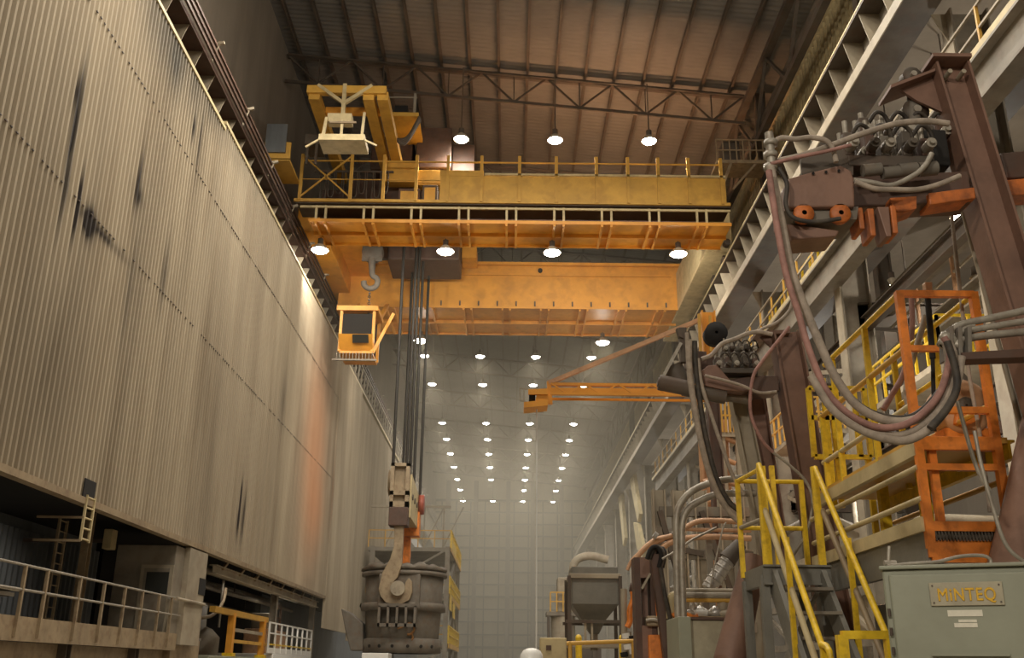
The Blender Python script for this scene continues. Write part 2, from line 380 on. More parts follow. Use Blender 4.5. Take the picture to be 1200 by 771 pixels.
# ---------------------------------------------------------------- high-bay lamps
def lamp(name, p, label, cat, group, drop=1.2, r=.3, watts=None, lens='lens', pt=False, aim=0):
    p = V(p); t = thing(name, p, label, cat, group)
    MB().cyl(p + V((0, 0, .55)), p + V((0, 0, .55 + drop)), .025, n=6).build('rod', M['steel_d'], t)
    MB().cyl(p + V((0, 0, .3)), p + V((0, 0, .58)), .13, n=10).build('ballast', M['steel_d'], t)
    MB().lathe(p, [(.12, .32), (.2, .26), (r * .95, .06), (r, 0), (r * .94, .01), (.18, .22)], 18).build('reflector', M['steel_b'], t)
    MB().lathe(p, [(0.001, -.3 * r), (r * .45, -.27 * r), (r * .78, -.12 * r), (r * .93, .02)], 18).build('lens', M[lens], t)
    if watts: (point if pt else spot)('lamp_light', p + V((0, 0, -.22)), watts, r=.2)
    if aim: spot('flood_light', p + V((0, 0, -.2)), aim, cone=165, blend=.7, aim=p + V((0, 3, -2.0)), r=.2)
    return t
rows = (41.4, 75.8, 84.1, 98.5, 106, 113.7, 121.7, 130, 138, 147.5)
for j, y in enumerate(rows):
    for i, x in enumerate((-7.0, -2.5, 2.0, 6.5)):
        if (j == 0 and i == 0) or (j == 8 and i in (1,)): continue
        which = ('leftmost', 'second from the left', 'third from the left', 'rightmost')[i]
        if j == 0:
            lb = ('', 'glowing ceiling lamp behind the crane trolley', 'glowing ceiling lamp above the middle of the crane', 'glowing ceiling lamp above the right end of the crane')[i]
        else:
            lb = f'glowing high-bay lamp, {which} in ceiling lamp row {("","nearest beyond the crane","second","third","fourth","fifth","sixth","seventh","eighth","ninth and farthest")[j]} beyond the crane'
            if j == 1: lb = f'glowing high-bay lamp, {which} of the row nearest beyond the crane'
            if j == 9: lb = f'glowing high-bay lamp, {which} of the farthest row by the end wall'
        lamp('ceiling_lamp', (x, y, 25.6), lb, 'lamp', 'high-bay lamps in ceiling rows', drop=zr(x) - 26.3 - 1.6, r=.37, watts=K_CEIL * (1 if j < 6 else .45))

# ================================================================ OVERHEAD CRANE
cr = thing('overhead_crane', (0, 48, 20.9), 'orange twin-girder overhead crane spanning the hall', 'crane')
def rib_pairs(y0, y1, z, mt, x0, x1, step=2.17, off=0):
    x = x0 + off
    while x < x1:
        for d in (0, .43):
            if x + d < x1: MB().box(x + d - .05, x + d + .05, y0, y1, z - .17, z).build('underside_rib', mt, cr)
        x += step
# front girder: box, walkway soffit with ribs, short struts
MB().box(-9.1, 9.3, 42.1, 43.0, 20.9, 23.2).build('front_girder', M['brown_d'], cr, bevel=.02)  # dark brown stands in for the shade behind the walkway railing
MB().box(-9.25, 9.95, 40.5, 43.0, 20.83, 20.9).build('front_soffit', M['orange'], cr)
rib_pairs(40.5, 43.0, 20.83, M['orange'], -8.95, 9.9)
MB().box(-9.25, 9.95, 41.72, 41.80, 20.66, 20.83).box(-9.25, 9.95, 42.95, 43.02, 20.7, 20.83).box(-9.25, 9.95, 40.48, 40.52, 20.76, 20.92).build('soffit_flange', M['orange'], cr)
x = -8.95
while x < 9.9:
    for d in (0, .43):
        if x + d < 9.95: MB().box(x + d - .05, x + d + .05, 40.5, 40.6, 20.9, 21.6).build('strut', M['cream'], cr)
    x += 2.17
MB().bar((-9.7, 40.52, 21.52), (9.95, 40.52, 21.52), .09, .10).build('lower_rail', M['cream'], cr)
MB().bar((-10.0, 40.45, 21.82), (9.95, 40.45, 21.82), .10, .14).build('walkway_edge', M['mustard'], cr)
MB().box(-9.9, 9.95, 40.5, 42.0, 21.7, 21.76).build('walkway_deck', M['steel_d'], cr)
# deep panel on the right two thirds
mb = MB().box(-3.36, 9.78, 40.42, 40.48, 21.9, 23.12)
mb.box(-3.36, -1.35, 40.40, 40.5, 23.12, 23.40)
mb.build('guard_panel', M['mustard'], cr)
MB().bar((-1.3, 40.4, 23.2), (9.78, 40.4, 23.2), .12, .10).build('panel_cap', M['cream'], cr)
for x in (-3.3, -1.3, 1.0, 3.2, 5.4, 7.6, 9.7): MB().box(x - .02, x + .02, 40.40, 40.43, 21.9, 23.12).build('panel_seam', M['mustard'], cr)
# handrail on the walkway
posts = [-9.75, -7.45, -5.95, -4.45, -3.0, -1.45, .3, 2.0, 3.85, 5.3, 6.7, 8.1, 9.6]
for i, x in enumerate(posts):
    MB().box(x - .07, x + .07, 40.34, 40.48, 21.8, 24.15).build('rail_post', M['mustard'], cr)
MB().bar((-9.75, 40.46, 23.85), (9.6, 40.46, 23.85), .06).build('handrail', M['mustard'], cr)
MB().bar((-9.75, 40.46, 22.9), (-3.3, 40.46, 22.9), .04).build('handrail', M['mustard'], cr)
MB().bar((-9.7, 40.4, 24.05), (-7.5, 40.4, 22.0), .07).build('cross_brace', M['mustard'], cr)
MB().bar((-7.5, 40.4, 24.05), (-9.7, 40.4, 22.0), .07).build('cross_brace', M['mustard'], cr)
# gear on the left of the walkway: cabinets and hanging cable loops
for x0, x1, y0, z0, z1, mt in ((-6.0, -4.5, 41.2, 23.2, 24.3, 'mustard'), (-4.6, -2.6, 41.5, 23.2, 24.0, 'mustard'), (-5.3, -4.3, 40.9, 21.8, 22.7, 'brown_d'), (-4.2, -3.5, 40.9, 21.8, 22.9, 'steel_d')):
    c = MB().box(x0, x1, y0, y0 + .6, z0, z1).build('switch_cabinet', M[mt], cr, bevel=.03)
    MB().box(x0 + .1, x1 - .1, y0 - .03, y0, z0 + .1, z1 - .15).build('cabinet_door', M['mustard'], c)
for i in range(9):
    x = -9.0 + i * .36
    MB().tube([(x, 41.1, 23.6), (x + .02, 41.1, 22.3 + .2 * (i % 3)), (x + .14, 41.1, 22.1 + .2 * (i % 3)), (x + .26, 41.1, 22.3 + .2 * (i % 3)), (x + .28, 41.1, 23.6)], .035, 6, 5).build('festoon_cable', M['steel_d'], cr)
MB().bar((-9.3, 41.1, 23.65), (-5.6, 41.1, 23.65), .06, .1).build('festoon_rail', M['steel_d'], cr)
# rear girder
MB().box(-9.75, 9.55, 51.5, 56.0, 20.82, 23.35).build('rear_girder', M['orange'], cr, bevel=.03)
MB().box(-9.75, 9.6, 51.3, 51.62, 23.33, 23.5).build('rear_top_flange', M['orange'], cr)
MB().bar((-9.6, 51.44, 22.78), (9.0, 51.44, 22.78), .10, .12).build('rear_ledge', M['orange'], cr)
rib_pairs(51.5, 56.0, 20.82, M['orange'], -9.2, 9.5)
MB().box(-9.75, 9.55, 53.7, 53.8, 20.62, 20.82).box(-9.75, 9.55, 55.94, 56.04, 20.70, 20.84).box(-9.75, 9.55, 51.44, 51.5, 20.74, 20.9).build('rear_soffit_flange', M['orange'], cr)
for i in range(14):
    x = -5 + i * 1.05; MB().box(x - .04, x + .04, 51.36, 51.46, 20.88, 21.14).build('lug', M['steel_d'], cr)
MB().cyl((1.6, 51.4, 23.05), (1.6, 51.5, 23.05), .13, n=12).build('port', M['dark'], cr)
# end trucks with wheels, buffers
for sx, xa, xb, xw, zw, mt in ((-1, -10.45, -9.1, -10.4, 20.97, 'orange'), (1, 9.3, 10.6, 10.29, 20.13, 'cream')):  # cream puts the strong light on the right truck into its paint
    zb = zw + .35
    tr = MB().box(xa, xb, 43.3, 57, zb + .25, 23.0).build('end_truck', M[mt], cr, bevel=.04)
    for y in (44, 46.5, 53, 55.6):
        MB().cyl((xw - .07, y, zw + .36), (xw + .07, y, zw + .36), .36, n=20).build('wheel', M['steel_d'], tr)
    MB().cyl((xw, 43.3, zb + .6), (xw, 42.9, zb + .6), .16, n=10).build('buffer', M['steel_d'], tr)
MB().box(-9.2, -7.9, 43.0, 51.5, 22.6, 23.3).build('tie_girder', M['orange'], cr)
# end platforms left and right
mb = MB().box(-10.9, -9.75, 38.0, 38.12, 22.55, 23.4); mb.box(-10.9, -9.75, 38, 40.2, 22.5, 22.6); mb.build('end_platform', M['mustard'], cr)
MB().box(-10.85, -9.95, 37.9, 38.0, 22.85, 24.25).build('end_panel', M['bluegrey'], cr)
mb = MB().box(9.7, 12.2, 41.5, 43, 24.55, 24.72)
for k in range(8): mb.box(9.72 + .32 * k - .02, 9.72 + .32 * k + .03, 41.5, 41.55, 24.7, 25.8)
mb.bar((9.7, 41.52, 25.8), (12.2, 41.52, 25.8), .06); mb.bar((9.7, 41.52, 25.25), (12.2, 41.52, 25.25), .05)
mb.bar((10.4, 41.6, 24.6), (9.9, 41.6, 23.3), .12); mb.bar((11.6, 41.6, 24.6), (10.4, 41.6, 23.2), .1)
mb.build('end_platform', M['hook'], cr)
MB().box(10.1, 10.9, 41.8, 42.6, 24.72, 25.9).build('switch_cabinet', M['steel_d'], cr)
_mark = set(COL.objects)
# operator cab hung under the left of the rear girder
cab = MB().box(-9.2, -7.1, 46.6, 48.7, 18.75, 19.0).build('cab', M['orange'], cr)
MB().box(-8.95, -7.3, 46.7, 48.7, 16.5, 16.62).build('cab_floor', M['orange'], cab)
for x, y in ((-8.95, 46.75), (-7.3, 46.75), (-8.95, 48.6), (-7.3, 48.6)):
    MB().bar((x, y, 16.6), (x, y, 18.8), .14).build('corner_post', M['orange'], cab)
MB().prism([(-8.95, 46.75, 16.6), (-7.3, 46.75, 16.6), (-7.25, 46.2, 17.35), (-8.95, 46.2, 17.35)], (0, .06, 0)).build('sloping_front', M['orange'], cab)
MB().prism([(-8.25, 46.4, 16.95), (-7.45, 46.4, 16.95), (-7.45, 46.14, 17.3), (-8.25, 46.14, 17.3)], (0, .02, 0)).build('floor_window', M['glass'], cab)
MB().box(-8.9, -7.35, 46.72, 46.76, 17.4, 18.6).build('window', M['dark'], cab)  # black sheet standing in for the shaded open cab interior
MB().box(-8.9, -7.35, 48.6, 48.66, 16.6, 18.7).build('back_wall', M['brown_d'], cab)
MB().bar((-7.3, 46.8, 16.55), (-6.4, 47.2, 18.8), .16).bar((-8.9, 48.6, 19), (-8.9, 51.6, 20.9), .2).bar((-7.3, 48.6, 19), (-7.3, 51.6, 20.9), .2).build('hanger', M['orange'], cab)
mb = MB().box(-9.2, -7.0, 46.3, 46.4, 16.0, 16.08)
for k in range(12): mb.bar((-9.0 + .16 * k, 46.4, 16.05), (-9.0 + .16 * k, 46.4, 16.45), .03)
mb.build('cab_rail', M['steel'], cab)

for o in set(COL.objects) - _mark: o.data.transform(Matrix.Translation((.35, 0, 0)))
# ---------------------------------------------------------------- trolley riding on the crane
tl = thing('crane_trolley', (-5.5, 47, 23.6), 'hoist trolley with overhanging mustard frame on the left of the crane', 'crane trolley')
MB().box(-8.0, -2.4, 43.2, 51.2, 23.60, 24.3).build('trolley_frame', M['brown_d'], tl)
MB().box(-4.7, -3.0, 42.0, 44.5, 24.4, 26.6).build('hoist_housing', M['brown_d'], tl, bevel=.05)
MB().box(-6.9, -4.9, 42.2, 45, 24.4, 26.2).build('motor_housing', M['brown_d'], tl, bevel=.05)
MB().box(-2.95, -1.9, 42.6, 44, 24.0, 26.0).build('resistor_box', M['brown_d'], tl)
MB().cyl((-7.4, 46.5, 24.9), (-3.0, 46.5, 24.9), .75, n=24).build('rope_drum', M['steel_d'], tl)
MB().box(-6.6, -2.8, 47.6, 50.4, 22.0, 23.4).build('sheave_housing', M['brown_d'], tl, bevel=.06)
MB().box(-2.75, -1.95, 49.4, 50.9, 22.9, 23.7).build('rear_bracket', M['orange'], tl)
# overhanging frame toward the viewer
MB().bar((-8.75, 36, 24.75), (-5.4, 36, 24.75), .3, .36).build('front_beam', M['mustard'], tl, bevel=.02)
MB().bar((-8.2, 37.4, 24.6), (-5.8, 37.4, 24.6), .24, .3).build('cross_beam', M['orange'], tl)
for x in (-8.45, -6.15, -5.55): MB().box(x - .23, x + .23, 36.0, 44.0 if x > -6 else 43.6, 24.32, 24.72).build('side_beam', M['mustard'], tl)
MB().bar((-8.3, 35.9, 24.95), (-7.2, 35.9, 24.1), .14).bar((-6.0, 35.9, 24.95), (-7.1, 35.9, 24.1), .14).bar((-7.15, 35.9, 25.0), (-7.15, 35.9, 23.4), .16).build('y_bracket', M['cream'], tl)
MB().box(-7.75, -6.75, 35.7, 36.2, 23.1, 23.48).build('jib_head', M['cream'], tl)
MB().box(-7.98, -6.1, 35.4, 36.6, 22.05, 22.32).build('service_platform', M['cream'], tl)
MB().bar((-7.85, 35.6, 22.3), (-7.75, 35.6, 23.2), .12).bar((-6.25, 35.6, 22.3), (-6.2, 35.6, 23.45), .1).bar((-7.1, 35.6, 22.3), (-7.1, 35.6, 23.1), .1).build('platform_post', M['cream'], tl)
MB().bar((-7.6, 35.5, 22.92), (-6.5, 35.5, 22.92), .07).build('screw_handle', M['hook'], tl)
MB().bar((-7.98, 35.5, 22.1), (-8.5, 35.5, 21.75), .07).build('platform_wing', M['cream'], tl); MB().bar((-6.1, 35.5, 22.1), (-5.6, 35.5, 21.85), .07).build('platform_wing', M['cream'], tl)
MB().box(-6.0, -4.4, 39.6, 42.2, 25.75, 25.95).build('gear_platform', M['mustard'], tl)
MB().bar((-6.0, 39.7, 26.8), (-4.5, 39.7, 26.8), .05).bar((-6.0, 39.7, 25.9), (-6.0, 39.7, 26.8), .05).bar((-4.6, 39.7, 25.9), (-4.6, 39.7, 27), .12).build('gear_rail', M['steel'], tl)
MB().cyl((-5.6, 40.4, 26.4), (-5.0, 40.4, 26.4), .35, n=14).build('motor', M['dark'], tl)
for k in range(4): MB().tube([(-5.9, 39.6 + .1 * k, 25.7), (-5.6 + .1 * k, 39.6, 24.7 - .08 * k), (-4.9, 39.6, 24.6 - .08 * k), (-4.35, 39.6 + .1 * k, 25.7)], .07, 6, 6).build('cable_loop', M['steel_d'], tl)
MB().box(-9.4, -8.7, 39.0, 40.2, 23.9, 24.4).box(-9.3, -9.2, 39, 39.1, 22.9, 23.9).box(-8.9, -8.8, 39, 39.1, 22.9, 23.9).build('cable_guide', M['steel_d'], tl)

# ---------------------------------------------------------------- aux hook hanging from the trolley
ah = thing('hook_block', (-7.28, 47, 18.7), 'dark auxiliary hook block with a chain, hanging in front of the rear girder', 'crane hook')
MB().lathe((-7.28, 47.2, 22.2), [(.05, -.3), (.5, -.3), (.56, -.2), (.56, .2), (.5, .3), (.05, .3)], 20, (0, 1, 0)).box(-7.8, -6.76, 46.95, 47.0, 21.6, 22.7).build('sheave_block', M['castings'], ah)
MB().cyl((-7.28, 47, 21.8), (-7.24, 47, 20.9), .2, .14, 12).build('shank', M['castings'], ah)
def hookpts(c, r, s=1): return [V(c) + V((s * r * math.cos(a), 0, r * math.sin(a))) for a in [math.radians(d) for d in (75, 40, 10, -30, -70, -110, -150, -185)]]
MB().tube([(-7.24, 47, 21.0)] + hookpts((-7.28, 47, 20.45), .36), .15, 10, 4).build('hook', M['castings'], ah)
for k in range(7): MB().lathe((-7.3, 47, 20.0 - .18 * k), [(.045, -.05), (.085, 0), (.045, .05)], 10, (1, 0, 0) if k % 2 else (0, 1, 0)).build('chain_link', M['castings'], ah)
MB().tube([(-7.3, 47, 18.85)] + hookpts((-7.33, 47, 18.55), .18), .06, 8, 4).build('small_hook', M['castings'], ah)
for x in (-7.5, -7.05): MB().cyl((x, 47.2, 22.4), (x, 47.2, 23.6), .03, n=6).build('rope', M['rope'], ah)

# ---------------------------------------------------------------- ladle beam, its ropes and hooks
lb = thing('ladle_beam', (-5, 48, 4.3), 'tan ladle lifting beam hanging on dark ropes with two laminated hooks', 'ladle crane beam')
for x, y, zb in ((-5.50, 45.75, 10.6), (-4.95, 46.6, 10.3), (-4.86, 47.4, 10.3), (-4.7, 47.9, 10.2), (-4.56, 49.9, 9.4), (-5.42, 49.4, 9.8)):
    MB().cyl((x, y, zb), (x, y, 23.8), .075, n=8).build('hoist_rope', M['rope'], lb)
# near cheek with two windows, open frame
def cheek(y0, y1, mt, mt2):
    a = MB(); x0, x1 = -5.56, -4.68
    a.box(x0, x0 + .17, y0, y1, 8.7, 10.75).box(x1 - .17, x1, y0, y1, 8.7, 10.75)
    a.box(x0, x1, y0, y1, 8.7, 8.95).box(x0, x1, y0, y1, 9.25, 9.45).box(x0, x1, y0, y1, 10.6, 10.75).box(x0 + .1, x1 - .1, y0 + .25, y1, 8.8, 10.7)
    return a.build('cheek_box', M[mt], lb)
cheek(45.5, 46.0, 'hook', 'hook')
MB().box(-5.56, -4.68, 45.5, 46.4, 7.85, 8.7).build('hook_clevis', M['brown_d'], lb, bevel=.03)
MB().prism([(-5.45, 46, 8.3), (-5.45, 46, 10.3), (-5.45, 50.3, 9.9), (-5.45, 50.3, 8.3)], (.85, 0, 0)).build('cross_beam', M['cream'], lb)
for y in (46.5, 47.6, 48.7): MB().cyl((-4.62, y, 9.3), (-4.55, y, 9.3), .14, n=10).build('pin', M['steel_d'], lb)
MB().lathe((-5.62, 46.6, 10.0), [(.05, -.12), (.62, -.12), (.62, .12), (.05, .12)], 20, (1, 0, 0)).build('sheave', M['hook'], lb)
MB().lathe((-4.45, 49.9, 9.5), [(.05, -.12), (.5, -.12), (.5, .12), (.05, .12)], 20, (1, 0, 0)).build('sheave', mat('red sheave guard', 'a5523f', .5, 0, .3), lb)
MB().box(-5.4, -4.5, 49.6, 50.4, 7.9, 9.2).build('hook_clevis', M['oramach'], lb, bevel=.03)  # orange like the far hook, warm glow put into the colour
HK = [(462, 612), (461.5, 640), (457, 655), (448, 671), (443.5, 690), (446, 699), (452, 706), (461, 708.5), (471, 707.5), (479.5, 703), (483, 694), (482.5, 681), (479, 677), (475, 682), (474, 692), (470, 697), (464, 697), (459.5, 691), (460.5, 683), (466, 676), (470.5, 662), (472, 640), (473, 612)]
def hookplate(y, t, dx, dz, mt, nm='hook'):
    p = [at(a, b, Y=45.7) for a, b in HK]
    o = MB(); n = 3
    o.prism([(q.x + dx, y, q.z + dz) for q in p], (0, t, 0)); return o.build(nm, mt, lb, bevel=.02)
hookplate(45.7, .34, 0, 0, M['hook'], 'ladle_hook')
hookplate(49.95, .34, -.07, .05, M['oramach'], 'ladle_hook')  # orange puts the warm glow on the far hook into its colour
tr0 = at(466.5, 689.5, Y=45.5)

# ---------------------------------------------------------------- ladle
LX, LY = -4.93, 47.9
ld = thing('steel_ladle', (LX, LY, 2.3), 'dark steel ladle hanging in the hook with a rust coloured numeral on its shell', 'ladle')
MB().lathe((LX, LY, 0), [(1.62, 2.45), (1.66, 2.5), (1.78, 4.3), (1.86, 6.0), (1.7, 6.0), (1.5, 2.7), (.01, 2.7)], 40).build('shell', M['castings'], ld)
MB().lathe((LX, LY, 0), [(1.86, 5.72), (2.02, 5.74), (2.02, 5.9), (1.86, 5.92)], 40).build('top_flange', M['castings'], ld)
rim = MB(); rnd = random.Random(3); k = 40
ring = [(2.02 + rnd.uniform(-.12, .06), 6.12 + rnd.uniform(-.05, .10)) for _ in range(k)]
vs = []
for i in range(k):
    a = 2 * math.pi * i / k; r, z = ring[i]
    vs += [(LX + rr_ * math.cos(a), LY + rr_ * math.sin(a), zz) for rr_, zz in ((r - .12, 5.95), (r + .02, 6.0), (r, z), (r - .25, z + .1), (1.55, 6.05), (1.5, 5.8))]
rim.add(vs, [(i * 6 + j, i * 6 + j + 1, ((i + 1) % k) * 6 + j + 1, ((i + 1) % k) * 6 + j) for i in range(k) for j in range(5)], True).build('slag_crusted_rim', M['castings'], ld)
MB().lathe((LX, LY, 0), [(1.76, 4.28), (2.0, 4.3), (2.05, 4.4), (2.0, 4.52), (1.78, 4.54)], 40, a0=math.radians(-10), a1=math.radians(70)).build('ring_beam', M['steel_b'], ld)
MB().lathe((LX, LY, 0), [(1.76, 4.15), (1.98, 4.17), (1.98, 4.5), (1.78, 4.52)], 40, a0=math.radians(70), a1=math.radians(350)).build('ring_beam', M['castings'], ld)
TR = at(466.5, 689.5, Y=45.6)
mb = MB().box(TR.x - .95, TR.x + .95, 46.05, 46.9, 4.2, 5.75); mb.build('trunnion_plate', M['castings'], ld, bevel=.06)
MB().cyl((TR.x, 46.3, TR.z), (TR.x, 45.45, TR.z), .30, n=22).build('trunnion', M['hook'], ld)
a = MB().cyl((TR.x, 45.47, TR.z), (TR.x, 45.40, TR.z), .33, n=22); a.box(TR.x - .13, TR.x - .07, 45.36, 45.42, TR.z - .18, TR.z + .2).box(TR.x + .07, TR.x + .13, 45.36, 45.42, TR.z - .18, TR.z + .2).build('trunnion_cap', M['steel_b'], ld)
mb = MB().box(TR.x - .85, TR.x + .85, 45.55, 45.68, 3.4, 3.55).box(TR.x - .85, TR.x + .85, 45.55, 45.68, 4.25, 4.4)
for k in range(5): mb.box(TR.x - .85 + k * .4, TR.x - .75 + k * .4, 45.55, 46.4, 3.4, 4.3)
mb.build('bumper_frame', M['castings'], ld)
MB().lathe((LX, LY, 0), [(1.6, 2.3), (1.8, 2.32), (1.82, 2.9), (1.7, 2.95)], 40).build('bottom_skirt', M['castings'], ld)
for k in range(6):
    a_ = math.radians(-90 + (-48, -28, -8, 14, 34, 54)[k]); c, s_ = math.cos(a_), math.sin(a_)
    MB().cyl((LX + 1.76 * c, LY + 1.76 * s_, 2.6), (LX + 1.84 * c, LY + 1.84 * s_, 2.6), .075, n=8).build('vent_hole', M['dark'], ld)
# painted numeral on the shell, as strokes laid on the curve
def onshell(u, z, r=1.80):
    a_ = math.radians(-90) + u / r; return (LX + r * math.cos(a_), LY + r * math.sin(a_), z)
MB().tube([onshell(u, z) for u, z in ((.22, 3.42), (.42, 3.58), (.66, 3.5), (.70, 3.28), (.55, 3.12), (.40, 3.10))], .055, 6, 5).tube([onshell(u, z, 1.79) for u, z in ((.60, 3.14), (.66, 2.96), (.60, 2.85))], .05, 6, 4).tube([onshell(u, z, 1.79) for u, z in ((-.05, 3.34), (.2, 3.42))], .04, 6).build('numeral', mat('rust coloured numeral', '9a6a34', .7), ld)
mb = MB(); mb.prism([(-7.75, 47.2, 4.25), (-7.35, 47.2, 4.1), (-6.7, 47.2, 3.6), (-6.62, 47.2, 2.4), (-7.2, 47.2, 2.4), (-7.5, 47.2, 3.3)], (0, .9, 0)); mb.build('tilting_bracket', M['castings'], ld, bevel=.05)
# crane floodlights
for p, l in (((-8.96, 42, 20.0), 'bright floodlight under the left end of the front crane girder beside the wall'), ((-3.11, 42, 20.0), 'bright floodlight under the front crane girder beside the hoist ropes'), ((1.86, 42, 20.0), 'bright floodlight under the middle of the front crane girder'), ((7.75, 42, 20.0), 'bright floodlight under the right end of the front crane girder'), ((5.4, 55, 19.95), 'bright floodlight under the right half of the rear crane girder'), ((-5.36, 55, 19.95), 'bright floodlight under the rear crane girder just behind the hoist ropes')):
    lamp('crane_floodlight', p, l, 'floodlight', 'floodlights under the crane girders', drop=.12, r=.42, watts=K_CRANE * .13, pt=True, aim=K_CRANE * 1.15)

# ================================================================ RIGHT AISLE STEELWORK
def column(x, y, z, label, w_=1.0, d_=.6):
    t = thing('steel_column', (x, y, 0), label, 'column', 'aisle columns')
    MB().ib((x, y, .06), (x, y, z), w_, d_, .05, up=(1, 0, 0)).build('shaft', M['steel'], t)
    MB().box(x - .7, x + .7, y - .45, y + .45, 0, .06).build('base_plate', M['steel_d'], t)
    MB().prism([(x - .5, y - .02, z), (x - .5, y - .02, z - .9), (x - .85, y - .02, z - .05), (x - .85, y - .02, z)], (0, .04, 0)).build('bracket', M['steel_b'], t)
    MB().box(x - .55, x - .51, y - .3, y + .3, z * .3, z - 1).build('cover_plate', M['steel_b'], t)
    return t
COLT = []
COLY = [21.6, 31.6, 41.6, 51.6, 61.6, 71.6, 81.6, 93, 105, 117, 129, 141, 153]
for i, y in enumerate(COLY):
    nm = ('first', 'second', 'third', 'fourth', 'fifth', 'sixth', 'seventh', 'eighth')[i] if i < 8 else None
    cc = column(11.8, y, 18.0, f'tall grey steel column, {nm} from the viewer along the right crane runway' if nm else 'tall grey steel column at the hazy far end of the right crane runway'); COLT.append(cc)
for i, y in enumerate(COLY[:8]):
    nm = ('first', 'second', 'third', 'fourth', 'fifth', 'sixth', 'seventh', 'eighth')[i]
    t = thing('steel_column', (17.0, y, 0), f'dark steel column deep inside the right aisle, {nm} from the viewer', 'column', 'inner aisle columns')
    MB().ib((17, y, .05), (17, y, 20.5), .7, .5, .05, up=(1, 0, 0)).build('shaft', M['steel_d'], t)
    MB().box(16.5, 17.5, y - .45, y + .45, 0, .05).build('base_plate', M['steel_d'], t)
    for z, s_ in ((8.5, 'lower'), (13.2, 'upper')):
        b = MB().ib((11.9, y, z), (16.6, y, z), .9, .35, .05).build('cross_beam', M['steel_d'])
        tag(b, f'dark {s_} cross beam joined to the {nm} pair of aisle columns', 'beam', 'aisle cross beams')
    b = MB().bar((12, y + .1, 8.9), (16.5, y + .1, 12.8), .22)
    tag(b.build('diagonal_brace', M['steel_d']), f'dark diagonal brace between the {nm} pair of aisle columns', 'brace', 'aisle braces')
# lower girder with railed walkway
gb = thing('walkway_girder', (10.9, 40, 14.2), 'pale deep walkway girder running below the crane runway on the right', 'girder')
MB().ib((11.05, -10, 14.75), (11.05, 74, 14.75), 1.15, .55, .07).build('girder', M['steel'], gb)
MB().box(11.35, 12.9, -10, 74, 15.25, 15.32).build('walkway_deck', M['steel_d'], gb)
MB().box(10.78, 10.82, -10, 74, 15.3, 15.5).build('toe_plate', M['cream'], gb)
y = 6.0; k = 0
while y < 74:
    MB().bar((10.85, y, 15.3), (10.85, y, 16.5), .07).build('rail_post', M['mustard'], gb); y += 1.9
for z in (15.9, 16.5): MB().bar((10.85, 4, z), (10.85, 74, z), .06).build('handrail', M['steel_b'], gb)
gc = thing('walkway_girder', (12.6, 15, 11.0), 'second walkway girder with rusty rail posts at the upper right edge', 'girder')
MB().ib((12.9, -10, 13.6), (12.9, 32, 13.6), .7, .4, .06).build('girder', M['steel'], gc)
MB().ib((12.9, -10, 11.6), (12.9, 32, 11.6), .6, .5, .06).build('girder', M['steel'], gc)
for i in range(9):
    y = 8 + i * 2.6; MB().bar((12.75, y, 11.9), (12.75, y, 13.2), .09).build('rail_post', M['hotpipe'], gc)
MB().bar((12.75, 6, 12.6), (12.75, 31, 12.6), .07).build('handrail', M['steel_b'], gc)
# upper right: pipes and cable trays on the wall over the runway
for i, (x, z, r, mt, nm) in enumerate(((12.9, 22.6, .22, 'steel_d', 'dark fat pipe under the corrugated upper wall'), (12.3, 23.6, .12, 'steel_d', 'thin dark pipe above the right crane runway'), (13.2, 25.4, .16, 'steel', 'grey pipe high on the corrugated upper wall'), (12.4, 27.2, .3, 'steel_d', 'fat dark duct pipe just below the roof edge'))):
    tag(MB().cyl((x, -8, z), (x, 150, z), r, n=12).build('pipe', M[mt]), nm, 'pipe')
for i in range(6):
    y = 30 + i * 14
    t = thing('wall_bracket_post', (12.6, y, 20.8), 'dark wall post standing over the right crane runway', 'post', 'wall posts over the runway')
    MB().ib((12.7, y, 20.8), (12.7, y, 30), .5, .4, .05, up=(1, 0, 0)).build('shaft', M['steel_d'], t)
    MB().bar((12.5, y, 24), (11.4, y, 21.1), .2).build('knee_brace', M['steel_d'], t)
gt = thing('gutter_girder', (12.1, 60, 28.6), 'dark eaves lattice girder along the right roof edge', 'girder')
MB().bar((12.0, -20, 29.4), (12.0, 158, 29.4), .35, .3).build('top_chord', M['steel_d'], gt)
MB().bar((12.0, -20, 26.2), (12.0, 158, 26.2), .3, .3).build('bottom_chord', M['steel_d'], gt)
for i in range(40): MB().bar((12, 10 + i * 3, 26.2 if i % 2 else 29.4), (12, 13 + i * 3, 29.4 if i % 2 else 26.2), .14).build('diagonal', M['steel_d'], gt)
for y0_, y1_ in ((33, 40), (42.5, 50)):
    for k in range(8): MB().bar((11.2, y0_ + (y1_ - y0_) * k / 7, 15.3), (11.2, y0_ + (y1_ - y0_) * k / 7, 16.45), .08).build('yellow_post', M['yellow'], gb)
    for z in (15.85, 16.4): MB().bar((11.2, y0_, z), (11.2, y1_, z), .07).build('yellow_rail', M['yellow'], gb)
